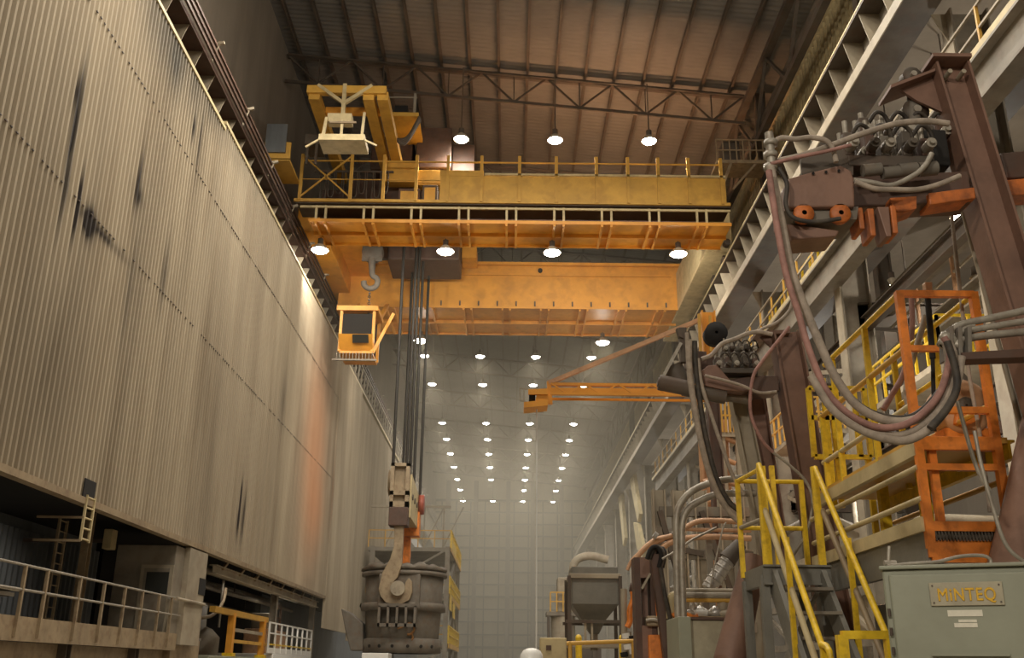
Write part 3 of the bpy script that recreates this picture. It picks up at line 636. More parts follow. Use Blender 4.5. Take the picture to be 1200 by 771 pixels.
# mezzanine decks with yellow rails between the columns
def railing(mb, p, q, h=1.05, n=4, r=.05, mid=True):
    p, q = V(p), V(q)
    for i in range(n + 1):
        a = p.lerp(q, i / n); mb.bar(a, a + V((0, 0, h)), r)
    for z in ((h, h * .52) if mid else (h,)): mb.bar(p + V((0, 0, z)), q + V((0, 0, z)), r * .9)
    return mb
for i, (x0, x1, y0, y1, z, lb_) in enumerate(((10.6, 13.0, 23, 27.5, 9.0, 'yellow railed landing beyond the hanging hose loop'), (10.0, 12, 33, 37, 9.6, 'small yellow railed platform behind the far gunning machine mast'))):
    t = thing('railed_platform', (x0, y0, z), lb_, 'platform', 'railed aisle platforms')
    MB().box(x0, x1, y0, y1, z - .16, z).build('deck', M['steel_b'], t)
    for p, q, n in (((x0, y0, z), (x0, y1, z), 6), ((x0, y0, z), (x1, y0, z), 3), ((x1, y0, z), (x1, y1, z), 6)):
        railing(MB(), p, q, 1.1, n, .07).build('railing', M['yellow' if i == 0 else 'mustard'], t)
    MB().bar((x0 + .2, y0 + .1, z - .1), (x0 + .2 + 1.2, y0 + .1, z - 1.6), .12).build('brace', M['steel_d'], t)
# process clutter deep in the aisle
rnd = random.Random(11)
for i in range(16):
    y = rnd.uniform(18, 60); x = rnd.uniform(12.2, 15.5); z0 = rnd.uniform(2, 9); z1 = z0 + rnd.uniform(2, 6); r = rnd.uniform(.07, .2)
    t = MB().tube([(x, y, 0), (x, y, z1 - .4), (x + .1, y + .05, z1 - .1), (x + .5, y + .2, z1), (x + 3.0, y + .6, z1)], r, 10, 3)
    tag(t.build('riser_pipe', M[rnd.choice(['steel', 'steel_d', 'galv', 'steel_b'])]), 'bent riser pipe among the dim steelwork inside the right aisle', 'pipe', 'riser pipes in the aisle')
for i in range(12):
    y = COLY[i % 6]; x = (13.4, 15.2)[i % 2]; z = (8.95, 13.65)[(i // 3) % 2]; w_ = rnd.uniform(.5, .85); h = rnd.uniform(.8, 2)
    t = thing('process_unit', (x, y, z), 'dim machine housing on a beam inside the right aisle', 'machine', 'aisle machine housings')
    MB().box(x - w_, x + w_, y - w_, y + w_, z, z + h).build('housing', M[rnd.choice(['steel', 'grey', 'brown_d'])], t, bevel=.04)
    MB().cyl((x, y, z + h), (x, y, z + h + .7), w_ * .4, n=14).build('stack', M['galv'], t)
    MB().cyl((x - w_ - .4, y, z + h * .5), (x - w_, y, z + h * .5), .22, n=12).build('motor', M['steel_d'], t)
for i in range(2):
    z = (8.2, 12.9)[i]
    tag(MB().ib((12.1, 14, z), (12.1, 100, z), .5, .3, .04).build('edge_beam', M['steel_d']), ('lower', 'upper')[i] + ' dark edge beam running along the aisle columns', 'beam')
# lamps seen through the aisle
for p, l, r in ((at(1121, 255, Y=27), 'bright aisle lamp left of the nearer mast', .2), (at(1146, 335, Y=26), 'aisle lamp just above the orange cage top rail', .13), (at(1071, 393, Y=30), 'small aisle lamp seen through the orange cage', .13), (at(1046, 334, Y=40), 'tiny aisle lamp left of the orange cage', .11), (at(735, 500, X=15), 'tiny far aisle lamp', .14)):
    lamp('aisle_lamp', p, l, 'lamp', 'aisle lamps', drop=20.61 - p.z - .55, r=r, watts=500, lens='lens_s')

# ================================================================ GUNNING MACHINES
def valve_cluster(t, c, s, seed, n=9):
    """manifold of valve bodies, solenoids and pipe stubs sitting on the arm"""
    rnd = random.Random(seed); c = V(c)
    MB().box(c.x - .34 * s, c.x + .34 * s, c.y - .16 * s, c.y + .16 * s, c.z, c.z + .10 * s).build('manifold_block', M['steel_d'], t, bevel=.01)
    for i in range(n):
        x = c.x + s * (-.32 + .64 * (i % 5) / 4 + rnd.uniform(-.02, .02)); y = c.y - s * (.1 - .14 * (i // 5)); z = c.z + .1 * s
        v = MB().box(x - .04 * s, x + .04 * s, y - .06 * s, y + .06 * s, z, z + s * rnd.uniform(.14, .24)).build('valve_body', M[('steel_d', 'brown_d', 'castings')[i % 3]], t, bevel=.01)
        MB().cyl((x, y - .06 * s, z + .06 * s), (x, y - .17 * s, z + .06 * s), .045 * s, n=12).cyl((x, y - .17 * s, z + .06 * s), (x, y - .2 * s, z + .06 * s), .025 * s, n=8).build('solenoid', M[('galv', 'steel_d')[i % 2]], v)
        MB().cyl((x, y, z + .1 * s), (x, y, z + s * rnd.uniform(.3, .36)), .022 * s, n=8).build('pipe_stub', M['galv'], v)
    for k in range(4):
        x = c.x + s * (-.28 + .17 * k)
        MB().tube([(x, c.y - .14 * s, c.z + .3 * s), (x + .05 * s, c.y - .2 * s, c.z + .36 * s), (x + .14 * s, c.y - .16 * s, c.z + .33 * s), (x + .18 * s, c.y - .12 * s, c.z + .2 * s)], .018 * s, 6, 4).build('jumper_hose', M['rubber_d'], t)
def hose(t, name, pts, Y, r, mt, n=8, dy=0):
    """hose through photo positions at distance Y (a number or one per point)"""
    P = [at(a, b, Y=(Y if not isinstance(Y, (list, tuple)) else Y[i])) + V((0, dy, 0)) for i, (a, b) in enumerate(pts)]
    return MB().tube(P, r, n, 6).build(name, M[mt], t)
def plate(t, name, pts, Y, th, mt, bevel=.01, parent=None):
    return MB().prism([at(a, b, Y=Y) for a, b in pts], (0, th, 0)).build(name, M[mt], parent or t, bevel=bevel)

# ---- nearer machine
Y1 = 7.5
g1 = thing('gunning_machine', (4.6, 7.7, 0), 'nearer brown manipulator with leaning beam mast at the upper right and long hanging hoses', 'manipulator machine')
ta, tb = at(1109, 80, Y=Y1), at(1164, 262, Y=Y1); dr = (tb - ta) / (tb.z - ta.z); foot = ta + dr * (.9 - ta.z)
MB().ib(ta, foot, .30, .26, .022, .02, up=(1, 0, 0)).build('mast', M['brown'], g1)
MB().bar(ta + V((-.02, 0, .0)), ta + V((-.02, 0, .035)), .36, .34, (1, 0, 0)).build('mast_cap', M['brown'], g1)
for k in (-1, 1):
    MB().cyl(ta + V((.02 + k * .06, -.14, -.12)), ta + V((.02 + k * .06, .0, -.12)), .022, n=8).build('bolt', M['steel_b'], g1)
MB().prism([at(1046, 99, Y=Y1), at(1096, 81, Y=Y1), at(1104, 131, Y=Y1), at(1075, 118, Y=Y1)], (0, .03, 0)).build('gusset', M['brown'], g1)
MB().prism([at(1044, 99, Y=Y1 - .1), at(1096, 80, Y=Y1 - .1), at(1096, 83, Y=Y1 - .1), at(1044, 103, Y=Y1 - .1)], (0, .3, 0)).build('top_plate', M['brown'], g1)
for a, b, r in ((1067, 92, .09), (1071, 133, .12)):
    p = at(a, b, Y=Y1 + .12)
    w_ = MB().lathe(p, [(.02, -.05), (r, -.05), (r * .8, -.02), (r * .8, .02), (r, .05), (.02, .05)], 18, (0, 1, 0)).build('sheave', M['steel_d'], g1)
    MB().cyl(p + V((0, -.09, 0)), p + V((0, .1, 0)), r * .3, n=10).build('axle', M['galv'], w_)
MB().cyl(at(1071, 112, Y=Y1 + .1), at(1071, 152, Y=Y1 + .1), .06, n=12).build('spindle', M['castings'], g1)
MB().tube([at(1088, 150, Y=7.4), at(1092, 185, Y=7.4), at(1098, 205, Y=7.4)], .02, 6).build('drop_hose', M['rubber_d'], g1)
# arm
MB().prism([at(985, 207, Y=7.3), at(1135, 200, Y=7.3), at(1140, 236, Y=7.3), at(985, 243, Y=7.3)], (0, .28, 0)).build('arm_beam', M['brown_d'], g1, bevel=.015)
hd = MB().prism([at(924, 209, Y=7.0), at(944, 203, Y=7.0), at(985, 193, Y=7.0), at(998, 200, Y=7.0), at(1001, 210, Y=7.0), at(1002, 242, Y=7.0), at(925, 243, Y=7.0)], (0, .5, 0)).build('head_box', M['brown'], g1, bevel=.015)
for k in range(3): MB().cyl(at(953 + 15 * k, 203 - 1.5 * k, Y=7.0), at(953 + 15 * k, 203 - 1.5 * k, Y=6.98), .012, n=8).build('slot', M['dark'], hd)
MB().prism([at(938, 181, Y=7.2), at(996, 174, Y=7.2), at(1000, 178, Y=7.2), at(1000, 205, Y=7.2), at(940, 208, Y=7.2)], (0, .03, 0)).build('back_plate', M['steel_d'], g1)
MB().prism([at(922, 243, Y=7.05), at(1006, 242, Y=7.05), at(1004, 257, Y=7.05), at(930, 258, Y=7.05)], (0, .38, 0)).build('roller_housing', M['castings'], g1)
for a in (942, 985):
    MB().lathe(at(a, 250, Y=7.02), [(.02, -.02), (.075, -.02), (.085, .0), (.075, .06), (.02, .06)], 18, (0, 1, 0)).build('roller', M['soot_o'], g1)
MB().prism([at(922, 262, Y=7.1), at(955, 266, Y=7.1), at(984, 270, Y=7.1), at(980, 277, Y=7.1), at(928, 281, Y=7.1)], (0, .3, 0)).build('lower_plate', M['brown'], g1, bevel=.01)
for x0, x1, y0, y1, mt in ((1004, 1011, 243, 268, 'soot_o'), (1016, 1024, 244, 276, 'soot_o'), (1028, 1042, 242, 277, 'brown'), (1043, 1050, 240, 273, 'soot_o')):
    MB().prism([at(x0, y0, Y=7.1), at(x1, y0, Y=7.1), at(x1 + 3, y1, Y=7.1), at(x1 - 3, y1, Y=7.1)], (0, .22, 0)).build('bracket', M[mt], g1, bevel=.008)
MB().prism([at(1043, 232, Y=7.2), at(1074, 230, Y=7.2), at(1074, 244, Y=7.2), at(1060, 249, Y=7.2), at(1047, 249, Y=7.2)], (0, .2, 0)).build('end_plate', M['soot_o'], g1)
MB().prism([at(1088, 226, Y=7.25), at(1142, 219, Y=7.25), at(1144, 232, Y=7.25), at(1090, 240, Y=7.25)], (0, .22, 0)).build('slide_bar', M['soot_o'], g1, bevel=.01)
MB().prism([at(1176, 211, Y=7.6), at(1240, 205, Y=7.6), at(1240, 226, Y=7.6), at(1180, 229, Y=7.6)], (0, .22, 0)).build('slide_bar', M['soot_o'], g1, bevel=.01)
MB().prism([at(1172, 179, Y=7.7), at(1260, 170, Y=7.7), at(1260, 205, Y=7.7), at(1180, 209, Y=7.7)], (0, .3, 0)).build('counter_box', M['brown_d'], g1, bevel=.015)
valve_cluster(g1, at(1035, 205, Y=7.35), 1.0, 5, 10)
valve_cluster(g1, at(1055, 190, Y=7.75), 1.05, 8, 9)
for a, b, r in ((1020, 200, .07), (1043, 203, .07), (1062, 200, .075), (1085, 199, .08)):
    MB().cyl(at(a - 9, b, Y=7.1), at(a + 12, b - 2, Y=7.1), r * .75, n=14).build('pump_body', M['castings'], g1)
MB().box(at(1082, 190, Y=7.5).x, at(1108, 190, Y=7.5).x, 7.4, 7.8, at(1082, 200, Y=7.5).z, at(1082, 158, Y=7.5).z).build('control_box', M['dark'], g1, bevel=.02)
# hose head at the tip
MB().cyl(at(901, 156, Y=6.9), at(905, 200, Y=6.9), .035, n=12).build('swivel_pipe', M['galv'], g1)
for b in (168, 182, 196): MB().lathe(at(903, b, Y=6.9), [(.03, -.02), (.055, -.02), (.055, .02), (.03, .02)], 14).build('clamp', M['galv'], g1)
hose(g1, 'top_hose', [(903, 172), (914, 162), (932, 163), (950, 161), (968, 165), (976, 175), (980, 190)], 6.9, .022, 'rubber')
hose(g1, 'top_hose', [(905, 190), (940, 182), (975, 170), (1010, 157), (1050, 145), (1085, 142), (1112, 145)], 6.95, .026, 'rubber')
hose(g1, 'top_hose', [(903, 192), (935, 184), (965, 178), (997, 170)], 6.85, .016, 'rubber_r')
hose(g1, 'arm_hose', [(1000, 211), (1022, 214), (1045, 217), (1070, 206), (1084, 194), (1092, 180)], 7.0, .022, 'galv')
hose(g1, 'arm_hose', [(1002, 213), (1025, 221), (1048, 222), (1075, 222), (1100, 216), (1125, 206)], 6.95, .022, 'rubber')
hose(g1, 'arm_hose', [(912, 196), (922, 215), (921, 240), (930, 255), (955, 260), (985, 256)], 6.9, .018, 'rubber_d')
# hanging loops
LOOPS = [
    ([(903, 195), (914, 250), (926, 310), (940, 352), (958, 396), (978, 440), (1003, 474), (1033, 491), (1062, 494), (1087, 484), (1104, 458), (1112, 425), (1108, 398)], 6.85, .034, 'rubber'),
    ([(901, 200), (909, 255), (921, 320), (935, 365), (949, 412), (970, 460), (999, 488), (1032, 501), (1066, 495), (1095, 470), (1109, 440), (1113, 410), (1106, 395)], 6.75, .026, 'rubber_r'),
    ([(907, 205), (918, 275), (935, 335), (955, 388), (975, 432), (1000, 468), (1030, 486), (1068, 488), (1098, 462), (1115, 430), (1120, 402)], 6.92, .022, 'rubber_d'),
    ([(950, 440), (974, 478), (1004, 501), (1033, 513), (1062, 516), (1088, 503), (1110, 477), (1122, 447), (1127, 418)], 6.7, .030, 'rubber'),
    ([(944, 400), (966, 462), (998, 497), (1035, 509), (1066, 507), (1096, 486), (1114, 455), (1119, 420), (1112, 400)], 6.78, .026, 'rubber'),
    ([(1110, 400), (1119, 430), (1121, 455), (1109, 480), (1090, 502)], 6.65, .028, 'rubber_d')]
for i, (pts, yy, r, mt) in enumerate(LOOPS): hose(g1, 'hanging_hose', pts, yy, r, mt)
# guide rods beside the mast, lower end
for k in range(5):
    p, q = at(1126 + 6 * k, 238, Y=7.9), at(1162 + 8.0 * k, 372, Y=7.9)
    MB().cyl(p, p + (q - p) * 3.0, .022 + .008 * (k % 2), n=8).build('guide_rod', M[('steel_b', 'steel_d', 'brown_d')[k % 3]], g1)
# flared pedestal
mb = MB(); PF = [(1212, 450), (1199, 490), (1190, 530), (1181, 575), (1170, 620), (1160, 660)]
L_ = [at(a, b, Y=7.75) for a, b in PF]; n = 24; vs = []
cx = foot.x + .05
for p in L_:
    r = cx - p.x; vs += [(cx + r * math.cos(2 * math.pi * i / n), 7.75 + .55 * r * math.sin(2 * math.pi * i / n), p.z) for i in range(n)]
r = cx - L_[-1].x + .12; vs += [(cx + r * math.cos(2 * math.pi * i / n), 7.75 + .55 * r * math.sin(2 * math.pi * i / n), 0) for i in range(n)]
m_ = len(PF) + 1
mb.add(vs, [(j * n + i, j * n + (i + 1) % n, (j + 1) * n + (i + 1) % n, (j + 1) * n + i) for j in range(m_ - 1) for i in range(n)], True).add(vs[:n], [tuple(range(n))]).build('pedestal', M['brown'], g1)
hose(g1, 'pedestal_cable', [(1142, 505), (1150, 545), (1165, 600), (1180, 640), (1205, 662)], 6.6, .014, 'galv')

# ---- rigid pipe bundle on a bracket at the right
pb = thing('pipe_bundle', at(1150, 400, Y=6.9), 'bundle of grey feed pipes on a dark bracket at the right picture edge', 'pipes')
for pts, r, mt in (([(1106, 394), (1113, 389), (1128, 380), (1160, 373), (1210, 362), (1260, 351)], .028, 'galv'), ([(1112, 398), (1124, 391), (1148, 385), (1210, 375), (1260, 366)], .026, 'galv'), ([(1120, 402), (1142, 395), (1210, 388), (1260, 383)], .030, 'galv'), ([(1118, 392), (1132, 384), (1142, 382)], .02, 'galv')):
    hose(pb, 'pipe', pts, 6.9, r, mt)
MB().prism([at(1127, 413, Y=6.8), at(1260, 405, Y=6.8), at(1260, 416, Y=6.8), at(1127, 421, Y=6.8)], (0, .16, 0)).build('bracket_bar', M['brown_d'], pb)
for a in (1117, 1127, 1138):
    MB().prism([at(a - 4, 382, Y=6.82), at(a + 1, 381, Y=6.82), at(a + 2, 417, Y=6.82), at(a - 3, 418, Y=6.82)], (0, .2, 0)).build('clamp', M['castings'], pb, bevel=.006)
for a, b in ((1108, 396), (1114, 400), (1121, 405), (1106, 402)): MB().lathe(at(a, b, Y=6.87), [(.02, -.03), (.045, -.03), (.045, .03), (.02, .03)], 12, (.5, 0, .8)).build('coupling', M['galv'], pb)

# ---- farther machine
Y2 = 12.2
g2 = thing('gunning_machine', (4.0, 12.4, 0), 'farther red-brown manipulator with leaning beam mast behind the yellow stair landing', 'manipulator machine')
ta, tb = at(919, 390, Y=Y2), at(952, 577, Y=Y2); dr = (tb - ta) / (tb.z - ta.z); foot2 = ta + dr * (.7 - ta.z)
MB().ib(ta, foot2, .36, .28, .026, .022, up=(1, 0, 0)).build('mast', M['brown'], g2)
MB().prism([at(886, 388, Y=Y2 - .12), at(926, 386, Y=Y2 - .12), at(926, 390, Y=Y2 - .12), at(886, 392, Y=Y2 - .12)], (0, .32, 0)).build('top_plate', M['brown'], g2)
MB().prism([at(887, 391, Y=Y2), at(909, 391, Y=Y2), at(914, 412, Y=Y2), at(902, 406, Y=Y2)], (0, .03, 0)).build('gusset', M['brown'], g2)
p, q = at(864, 462, Y=12.6), at(884, 562, Y=12.6); MB().ib(p, p + (q - p) * 2.2, .22, .2, .02, up=(1, 0, 0)).build('guide_column', M['steel_b'], g2)
p, q = at(884, 462, Y=12.7), at(899, 562, Y=12.7); MB().ib(p, p + (q - p) * 2.2, .24, .2, .02, up=(1, 0, 0)).build('guide_column', M['brown'], g2)
MB().prism([at(838, 448, Y=12.1), at(880, 440, Y=12.1), at(912, 440, Y=12.1), at(914, 458, Y=12.1), at(880, 462, Y=12.1), at(845, 464, Y=12.1)], (0, .34, 0)).build('arm_beam', M['brown_d'], g2, bevel=.015)
MB().prism([at(822, 434, Y=11.95), at(830, 428, Y=11.95), at(840, 427, Y=11.95), at(848, 436, Y=11.95), at(860, 450, Y=11.95), at(882, 454, Y=11.95), at(872, 459, Y=11.95), at(848, 457, Y=11.95), at(826, 452, Y=11.95)], (0, .3, 0)).build('swing_plate', M['brown'], g2, bevel=.015)
MB().prism([at(806, 410, Y=12.1), at(828, 412, Y=12.1), at(828, 432, Y=12.1), at(806, 428, Y=12.1)], (0, .3, 0)).build('bracket', M['brown_d'], g2)
valve_cluster(g2, at(862, 440, Y=12.1), .72, 3, 10)
valve_cluster(g2, at(866, 420, Y=12.35), .6, 4, 9)
MB().box(at(848, 430, Y=12.4).x, at(886, 430, Y=12.4).x, 12.3, 12.6, at(850, 442, Y=12.4).z, at(850, 408, Y=12.4).z).build('control_box', M['castings'], g2, bevel=.02)
for (a, b, c, d, r, yy) in ((772, 448, 812, 456, .10, 11.9), (788, 430, 800, 452, .13, 12.1), (800, 456, 850, 466, .085, 12.0), (826, 460, 880, 468, .07, 12.2)):
    m1 = MB().cyl(at(a, b, Y=yy), at(c, d, Y=yy), r, n=16).build('drive_motor', M['steel_d'] if r > .08 else M['castings'], g2)
    MB().cyl(at(a, b, Y=yy - .01), at(a - 1.5, b - .3, Y=yy - .01), r * .6, n=12).build('motor_cap', M['steel_d'], m1)
p, q = at(831, 408, Y=12.3), at(829, 384, Y=12.3); MB().lathe(at(838, 392, Y=12.4), [(.02, -.1), (.15, -.1), (.15, .1), (.02, .1)], 18, (0, 1, 0)).build('hose_reel', M['dark'], g2)
MB().bar(at(799, 385, Y=12), at(802, 425, Y=12), .10).build('pivot_post', M['steel_d'], g2)
MB().bar(at(798, 402, Y=11.9), at(775, 445, Y=11.9), .04).build('stay', M['galv'], g2)
MB().prism([at(793, 384, Y=11.9), at(798, 386, Y=11.9), at(801, 396, Y=11.9), at(796, 394, Y=11.9)], (0, .1, 0)).build('lever', M['steel_d'], g2)
hose(g2, 'top_hose', [(822, 421), (834, 416), (846, 403), (862, 397), (876, 391), (890, 389), (905, 392)], 11.9, .03, 'rubber')
hose(g2, 'top_hose', [(884, 390), (896, 384), (912, 377), (925, 364), (929, 352)], 12.0, .022, 'rubber')
for pts, r, mt in (([(808, 400), (808, 430), (812, 465), (820, 510), (830, 550), (842, 580), (858, 603), (876, 618)], .04, 'rubber'), ([(814, 400), (816, 435), (821, 475), (828, 515), (838, 555), (852, 585), (868, 600)], .034, 'rubber_d'), ([(818, 420), (822, 450), (833, 485), (845, 520), (858, 556), (872, 580)], .025, 'rubber'), ([(805, 390), (806, 420), (809, 455), (817, 500), (827, 540), (840, 575)], .026, 'rubber'), ([(925, 383), (905, 408), (892, 425), (883, 440), (879, 466), (881, 490), (893, 516), (906, 530)], .022, 'rubber_r'), ([(906, 530), (925, 545), (945, 565), (952, 590), (945, 625), (930, 650)], .018, 'galv'), ([(826, 440), (850, 446), (870, 452), (890, 460), (910, 459)], .02, 'rubber')):
    hose(g2, 'hanging_hose', pts, 11.8, r, mt)
# leaning lower strut of the far machine
MB().cyl(at(884, 655, Y=11.9), at(852, 790, Y=11.5), .14, .19, 16).build('lower_strut', M['brown'], g2)
MB().box(foot2.x - .5, foot2.x + .5, 11.7, 13, 0, .8).build('base_box', M['brown_d'], g2, bevel=.03)
p = at(858, 771, Y=11.5); MB().cyl(V((p.x - .02, 11.45, p.z)), V((p.x - .25, 11.3, 0)), .19, .24, 16).build('lower_strut', M['brown'], g2)

# ================================================================ STAIR, WALKWAY, CABINET
YL = M['yellow']
sx0, sx1 = 2.64, 3.24
st_ = thing('access_stair', (3.0, 9.3, 0), 'yellow railed steel stair and landing at lower right', 'stairs')
# landing
mb = MB().box(sx0, sx1 + .05, 10.4, 11.25, 2.60, 2.66); mb.build('landing_deck', M['grey'], st_)
MB().chan((sx0 - .02, 10.38, 2.56), (sx1 + .08, 10.38, 2.56), .2, .06).build('landing_channel', M['grey'], st_)
MB().chan((sx0 - .02, 10.4, 2.56), (sx0 - .02, 11.25, 2.56), .2, .06).build('landing_channel', M['grey'], st_)
for x, y in ((sx0, 10.42), (sx1, 10.42), (sx0, 11.2), (sx1, 11.2)):
    MB().bar((x, y, 0), (x, y, 2.56), .09).build('leg', M['grey'], st_)
MB().bar((sx0 + .02, 10.42, 1.5), (sx0 + .6, 10.42, 2.5), .04).bar((sx1, 10.45, 1.0), (sx0 + .1, 10.45, 2.4), .03).build('brace', M['galv'], st_)
for x, y, w_ in ((sx0 - .03, 11.2, .05), (sx0 + .05, 10.42, .09), (sx0 + .16, 10.4, .05), (sx1 + .02, 10.42, .07), (sx1 + .1, 11.2, .05)):
    MB().bar((x, y, 2.6), (x, y, 3.70), w_, .05).build('rail_post', YL, st_)
for z in (3.68, 3.15):
    MB().cyl((sx0 - .03, 11.2, z), (sx1 + .1, 11.2, z), .026, n=10).build('handrail', YL, st_)
    MB().cyl((sx0 - .03, 11.2, z), (sx0 + .06, 10.42, z), .024, n=10).build('handrail', M['steel_b'] if z < 3.5 else YL, st_)
# flight
def fl(t, z0=2.66): return (10.4 - 2.2 * t, z0 * (1 - t))
for x, mt in ((sx0 + .12, 'grey'), (sx1 + .02, 'grey')):
    MB().sect((x - .03, 10.4, 2.52), (x - .03, 8.15, .04), [(-.025, -.13), (.025, -.13), (.025, .13), (-.025, .13)]).build('stringer', M[mt], st_)
for i in range(1, 11):
    y, z = fl(i / 11)
    MB().box(sx0 + .14, sx1, y - .13, y + .13, z - .03, z).build('tread', M['steel'], st_)
for x, top, mt in ((sx0 + .03, 1.1, 'yellow'), (sx0 + .06, .62, 'cream'), (sx1 + .03, 1.07, 'yellow'), (sx1 + .07, .62, 'hook')):
    MB().cyl((x, 10.42, 2.62 + top), (x, 8.75, .72 + top), .03, n=10).build('stair_rail', M[mt], st_)
for x in (sx0 + .05, sx1 + .05):
    for y, z in ((9.65, 1.78), (8.8, .78)):
        MB().bar((x, y, z - .05), (x, y, z + 1.07), .045).build('rail_post', YL, st_)
MB().tube([(sx0 + .03, 8.76, 1.84), (sx0 + .03, 8.6, 1.80), (sx0 + .03, 8.55, 1.6), (sx0 + .03, 8.55, .3)], .028, 8, 4).build('rail_return', YL, st_)
# barrier in front of the cabinet's left side
gr = thing('guard_rail', (2.5, 8.0, 0), 'yellow guard rail at the stair foot beside the grey cabinet', 'guard rail')
p, q = at(986, 744, Y=7.6), at(1042, 744, Y=7.6)
MB().bar(p, q, .07, .06).build('top_bar', YL, gr)
MB().bar((p.x, 7.6, 0), (p.x, 7.6, p.z), .075).build('post', YL, gr)
MB().bar((q.x, 7.6, 0), (q.x, 7.6, q.z), .075).build('post', YL, gr)
MB().bar((p.x, 7.6, .9), (q.x, 7.6, .9), .05).build('mid_bar', YL, gr)

# raised walkway: lower deck, upper deck with cage
OR = M['oramach']
wk = thing('access_platform', (3.75, 9.6, 0), 'two-level orange and yellow access platform with cage rails on the right', 'platform')
x0, x1 = 3.43, 4.09; ya, yb = 8.1, 11.15; zL, zU = 2.72, 3.50
MB().box(x0, x1 + .3, ya, yb, zL - .06, zL).build('lower_deck', M['grey'], wk)
MB().chan((x0 - .03, ya, 2.57), (x0 - .03, yb, 2.57), .29, .07).build('lower_side_channel', M['grey'], wk)
MB().box(x0 - .06, x0 - .03, ya, yb, 2.71, 2.83).build('kick_plate', M['cream'], wk)
MB().box(x0 - .01, x1 + .02, ya - .03, ya, 2.46, 2.64).build('front_kick_plate', OR, wk)
mb = MB().box(x0 + .02, x1, ya - .03, ya + .06, 2.65, 2.68)
for k in range(24): mb.prism([(x0 + .03 + .027 * k, ya - .05, 2.63), (x0 + .045 + .027 * k, ya - .05, 2.63), (x0 + .05 + .027 * k, ya - .02, 2.71), (x0 + .035 + .027 * k, ya - .02, 2.71)], (0, .05, 0))
mb.build('serrated_nosing', M['steel_d'], wk)
MB().box(x0, x1, ya - .03, ya + .02, 2.71, 2.79).build('front_kick_plate', OR, wk)
for x in (x0, x1 + .2):
    for y in (ya + .05, yb - .05): MB().bar((x, y, 0), (x, y, 2.57), .10).build('leg', M['grey'], wk)
MB().box(x0 - .02, x1 + .1, ya, 11.0, zU - .05, zU).build('upper_deck', M['mustard'], wk)
MB().chan((x0 - .04, ya, zU - .10), (x0 - .04, 11.0, zU - .10), .12, .06).build('upper_side_channel', M['cream'], wk)
MB().chan((x1 + .1, ya, zU - .10), (x1 + .1, 11.0, zU - .10), .16, .06).build('upper_side_channel', YL, wk)
MB().box(x0 - .02, x1 + .02, ya - .03, ya + .02, zU - .12, zU).build('front_beam', OR, wk, bevel=.01)
for x in (x0, x1): MB().bar((x, ya, 2.5), (x, ya, 4.81), .065).build('cage_post', OR, wk)
MB().bar((x0 + .13, ya + .06, 2.8), (x0 + .13, ya + .06, zU - .1), .06).build('ladder_stile', OR, wk)
for z in (4.79, 3.73, 3.24): MB().bar((x0, ya, z), (x1, ya, z), .055).build('cage_rail', OR, wk)
MB().bar((x0, ya, 4.28), (x0 + .38, ya, 4.28), .05).build('cage_rail', OR, wk)
for zt, mt in ((4.79, YL), (4.28, M['mustard']), (3.78, M['cream'])):
    MB().cyl((x0, ya, zt), (x0, 10.25 if zt > 4.5 else 10.6, zt), .028, n=10).build('side_rail', mt, wk)
    MB().cyl((x1, ya, zt), (x1, 10.0, zt), .025, n=10).build('side_rail', YL if zt > 4.0 else M['mustard'], wk)
for y, xs in ((9.0, (x0, x1)), (10.0, (x0, x1)), (10.5, (x0,))):
    for x in xs: MB().bar((x, y, zU - .1), (x, y, 4.79 if y < 10.3 else 4.3), .05).build('rail_post', YL, wk)
for z in (3.24, 2.98): MB().cyl((x0 - .02, ya, z), (x0 - .02, yb, z), .026, n=10).build('side_rail', M['cream'], wk)
MB().cyl((x1 + .25, ya, 3.22), (x1 + .25, yb, 3.22), .026, n=10).build('side_rail', M['mustard'], wk)
for y in (9.0, 10.0): MB().bar((x0 + .38, y, zL), (x0 + .38, y, zU - .05), .09).build('prop', YL, wk)
gt_ = thing('safety_gate', (3.8, 11.1, 2.7), 'yellow rectangular gate frame behind the hose loops at the far end of the platform', 'gate')
GY = 11.1; p, q = at(947, 455, Y=GY), at(1021, 536, Y=GY)
zt, zb = p.z, q.z; xa, xb = p.x, q.x
for x in (xa, xa + .18, xa + .26, xa + .53, xb): MB().bar((x, GY, zb - (.58 if .1 < x - xa < .3 else 0)), (x, GY, zt + (.12 if .1 < x - xa < .2 else 0)), .055).build('upright', YL, gt_)
for z in (zt, (zt + zb) / 2 + .05, zb): MB().bar((xa, GY, z), (xb, GY, z), .055).build('crossbar', YL, gt_)
MB().bar((xb - .02, GY + .05, zL), (xb - .02, GY + .05, zb), .06).build('gate_post', YL, gt_)

# drum with orange cradle on the upper deck
dm = thing('round_drum', at(1126, 500, Y=8.9), 'pale round drum in an orange cradle on the upper deck of the orange platform', 'drum')
c = at(1124, 480, Y=8.9)
MB().lathe(c, [(.01, -.14), (.22, -.14), (.26, -.11), (.26, .16), (.22, .18), (.01, .18)], 30, (0, 1, 0)).build('drum_shell', M['hotpipe'], dm)
MB().lathe(c + V((0, -.145, 0)), [(.01, -.02), (.08, -.02), (.08, .01)], 16, (0, 1, 0)).build('hub', M['steel_d'], dm)
MB().prism([at(1122, 480, Y=8.7), at(1152, 477, Y=8.7), at(1148, 492, Y=8.7), at(1134, 498, Y=8.7), at(1120, 496, Y=8.7)], (0, .1, 0)).build('cradle_plate', OR, dm, bevel=.01)
MB().box(c.x - .2, c.x + .25, 8.8, 9.1, zU, c.z - .2).build('cradle_base', OR, dm)
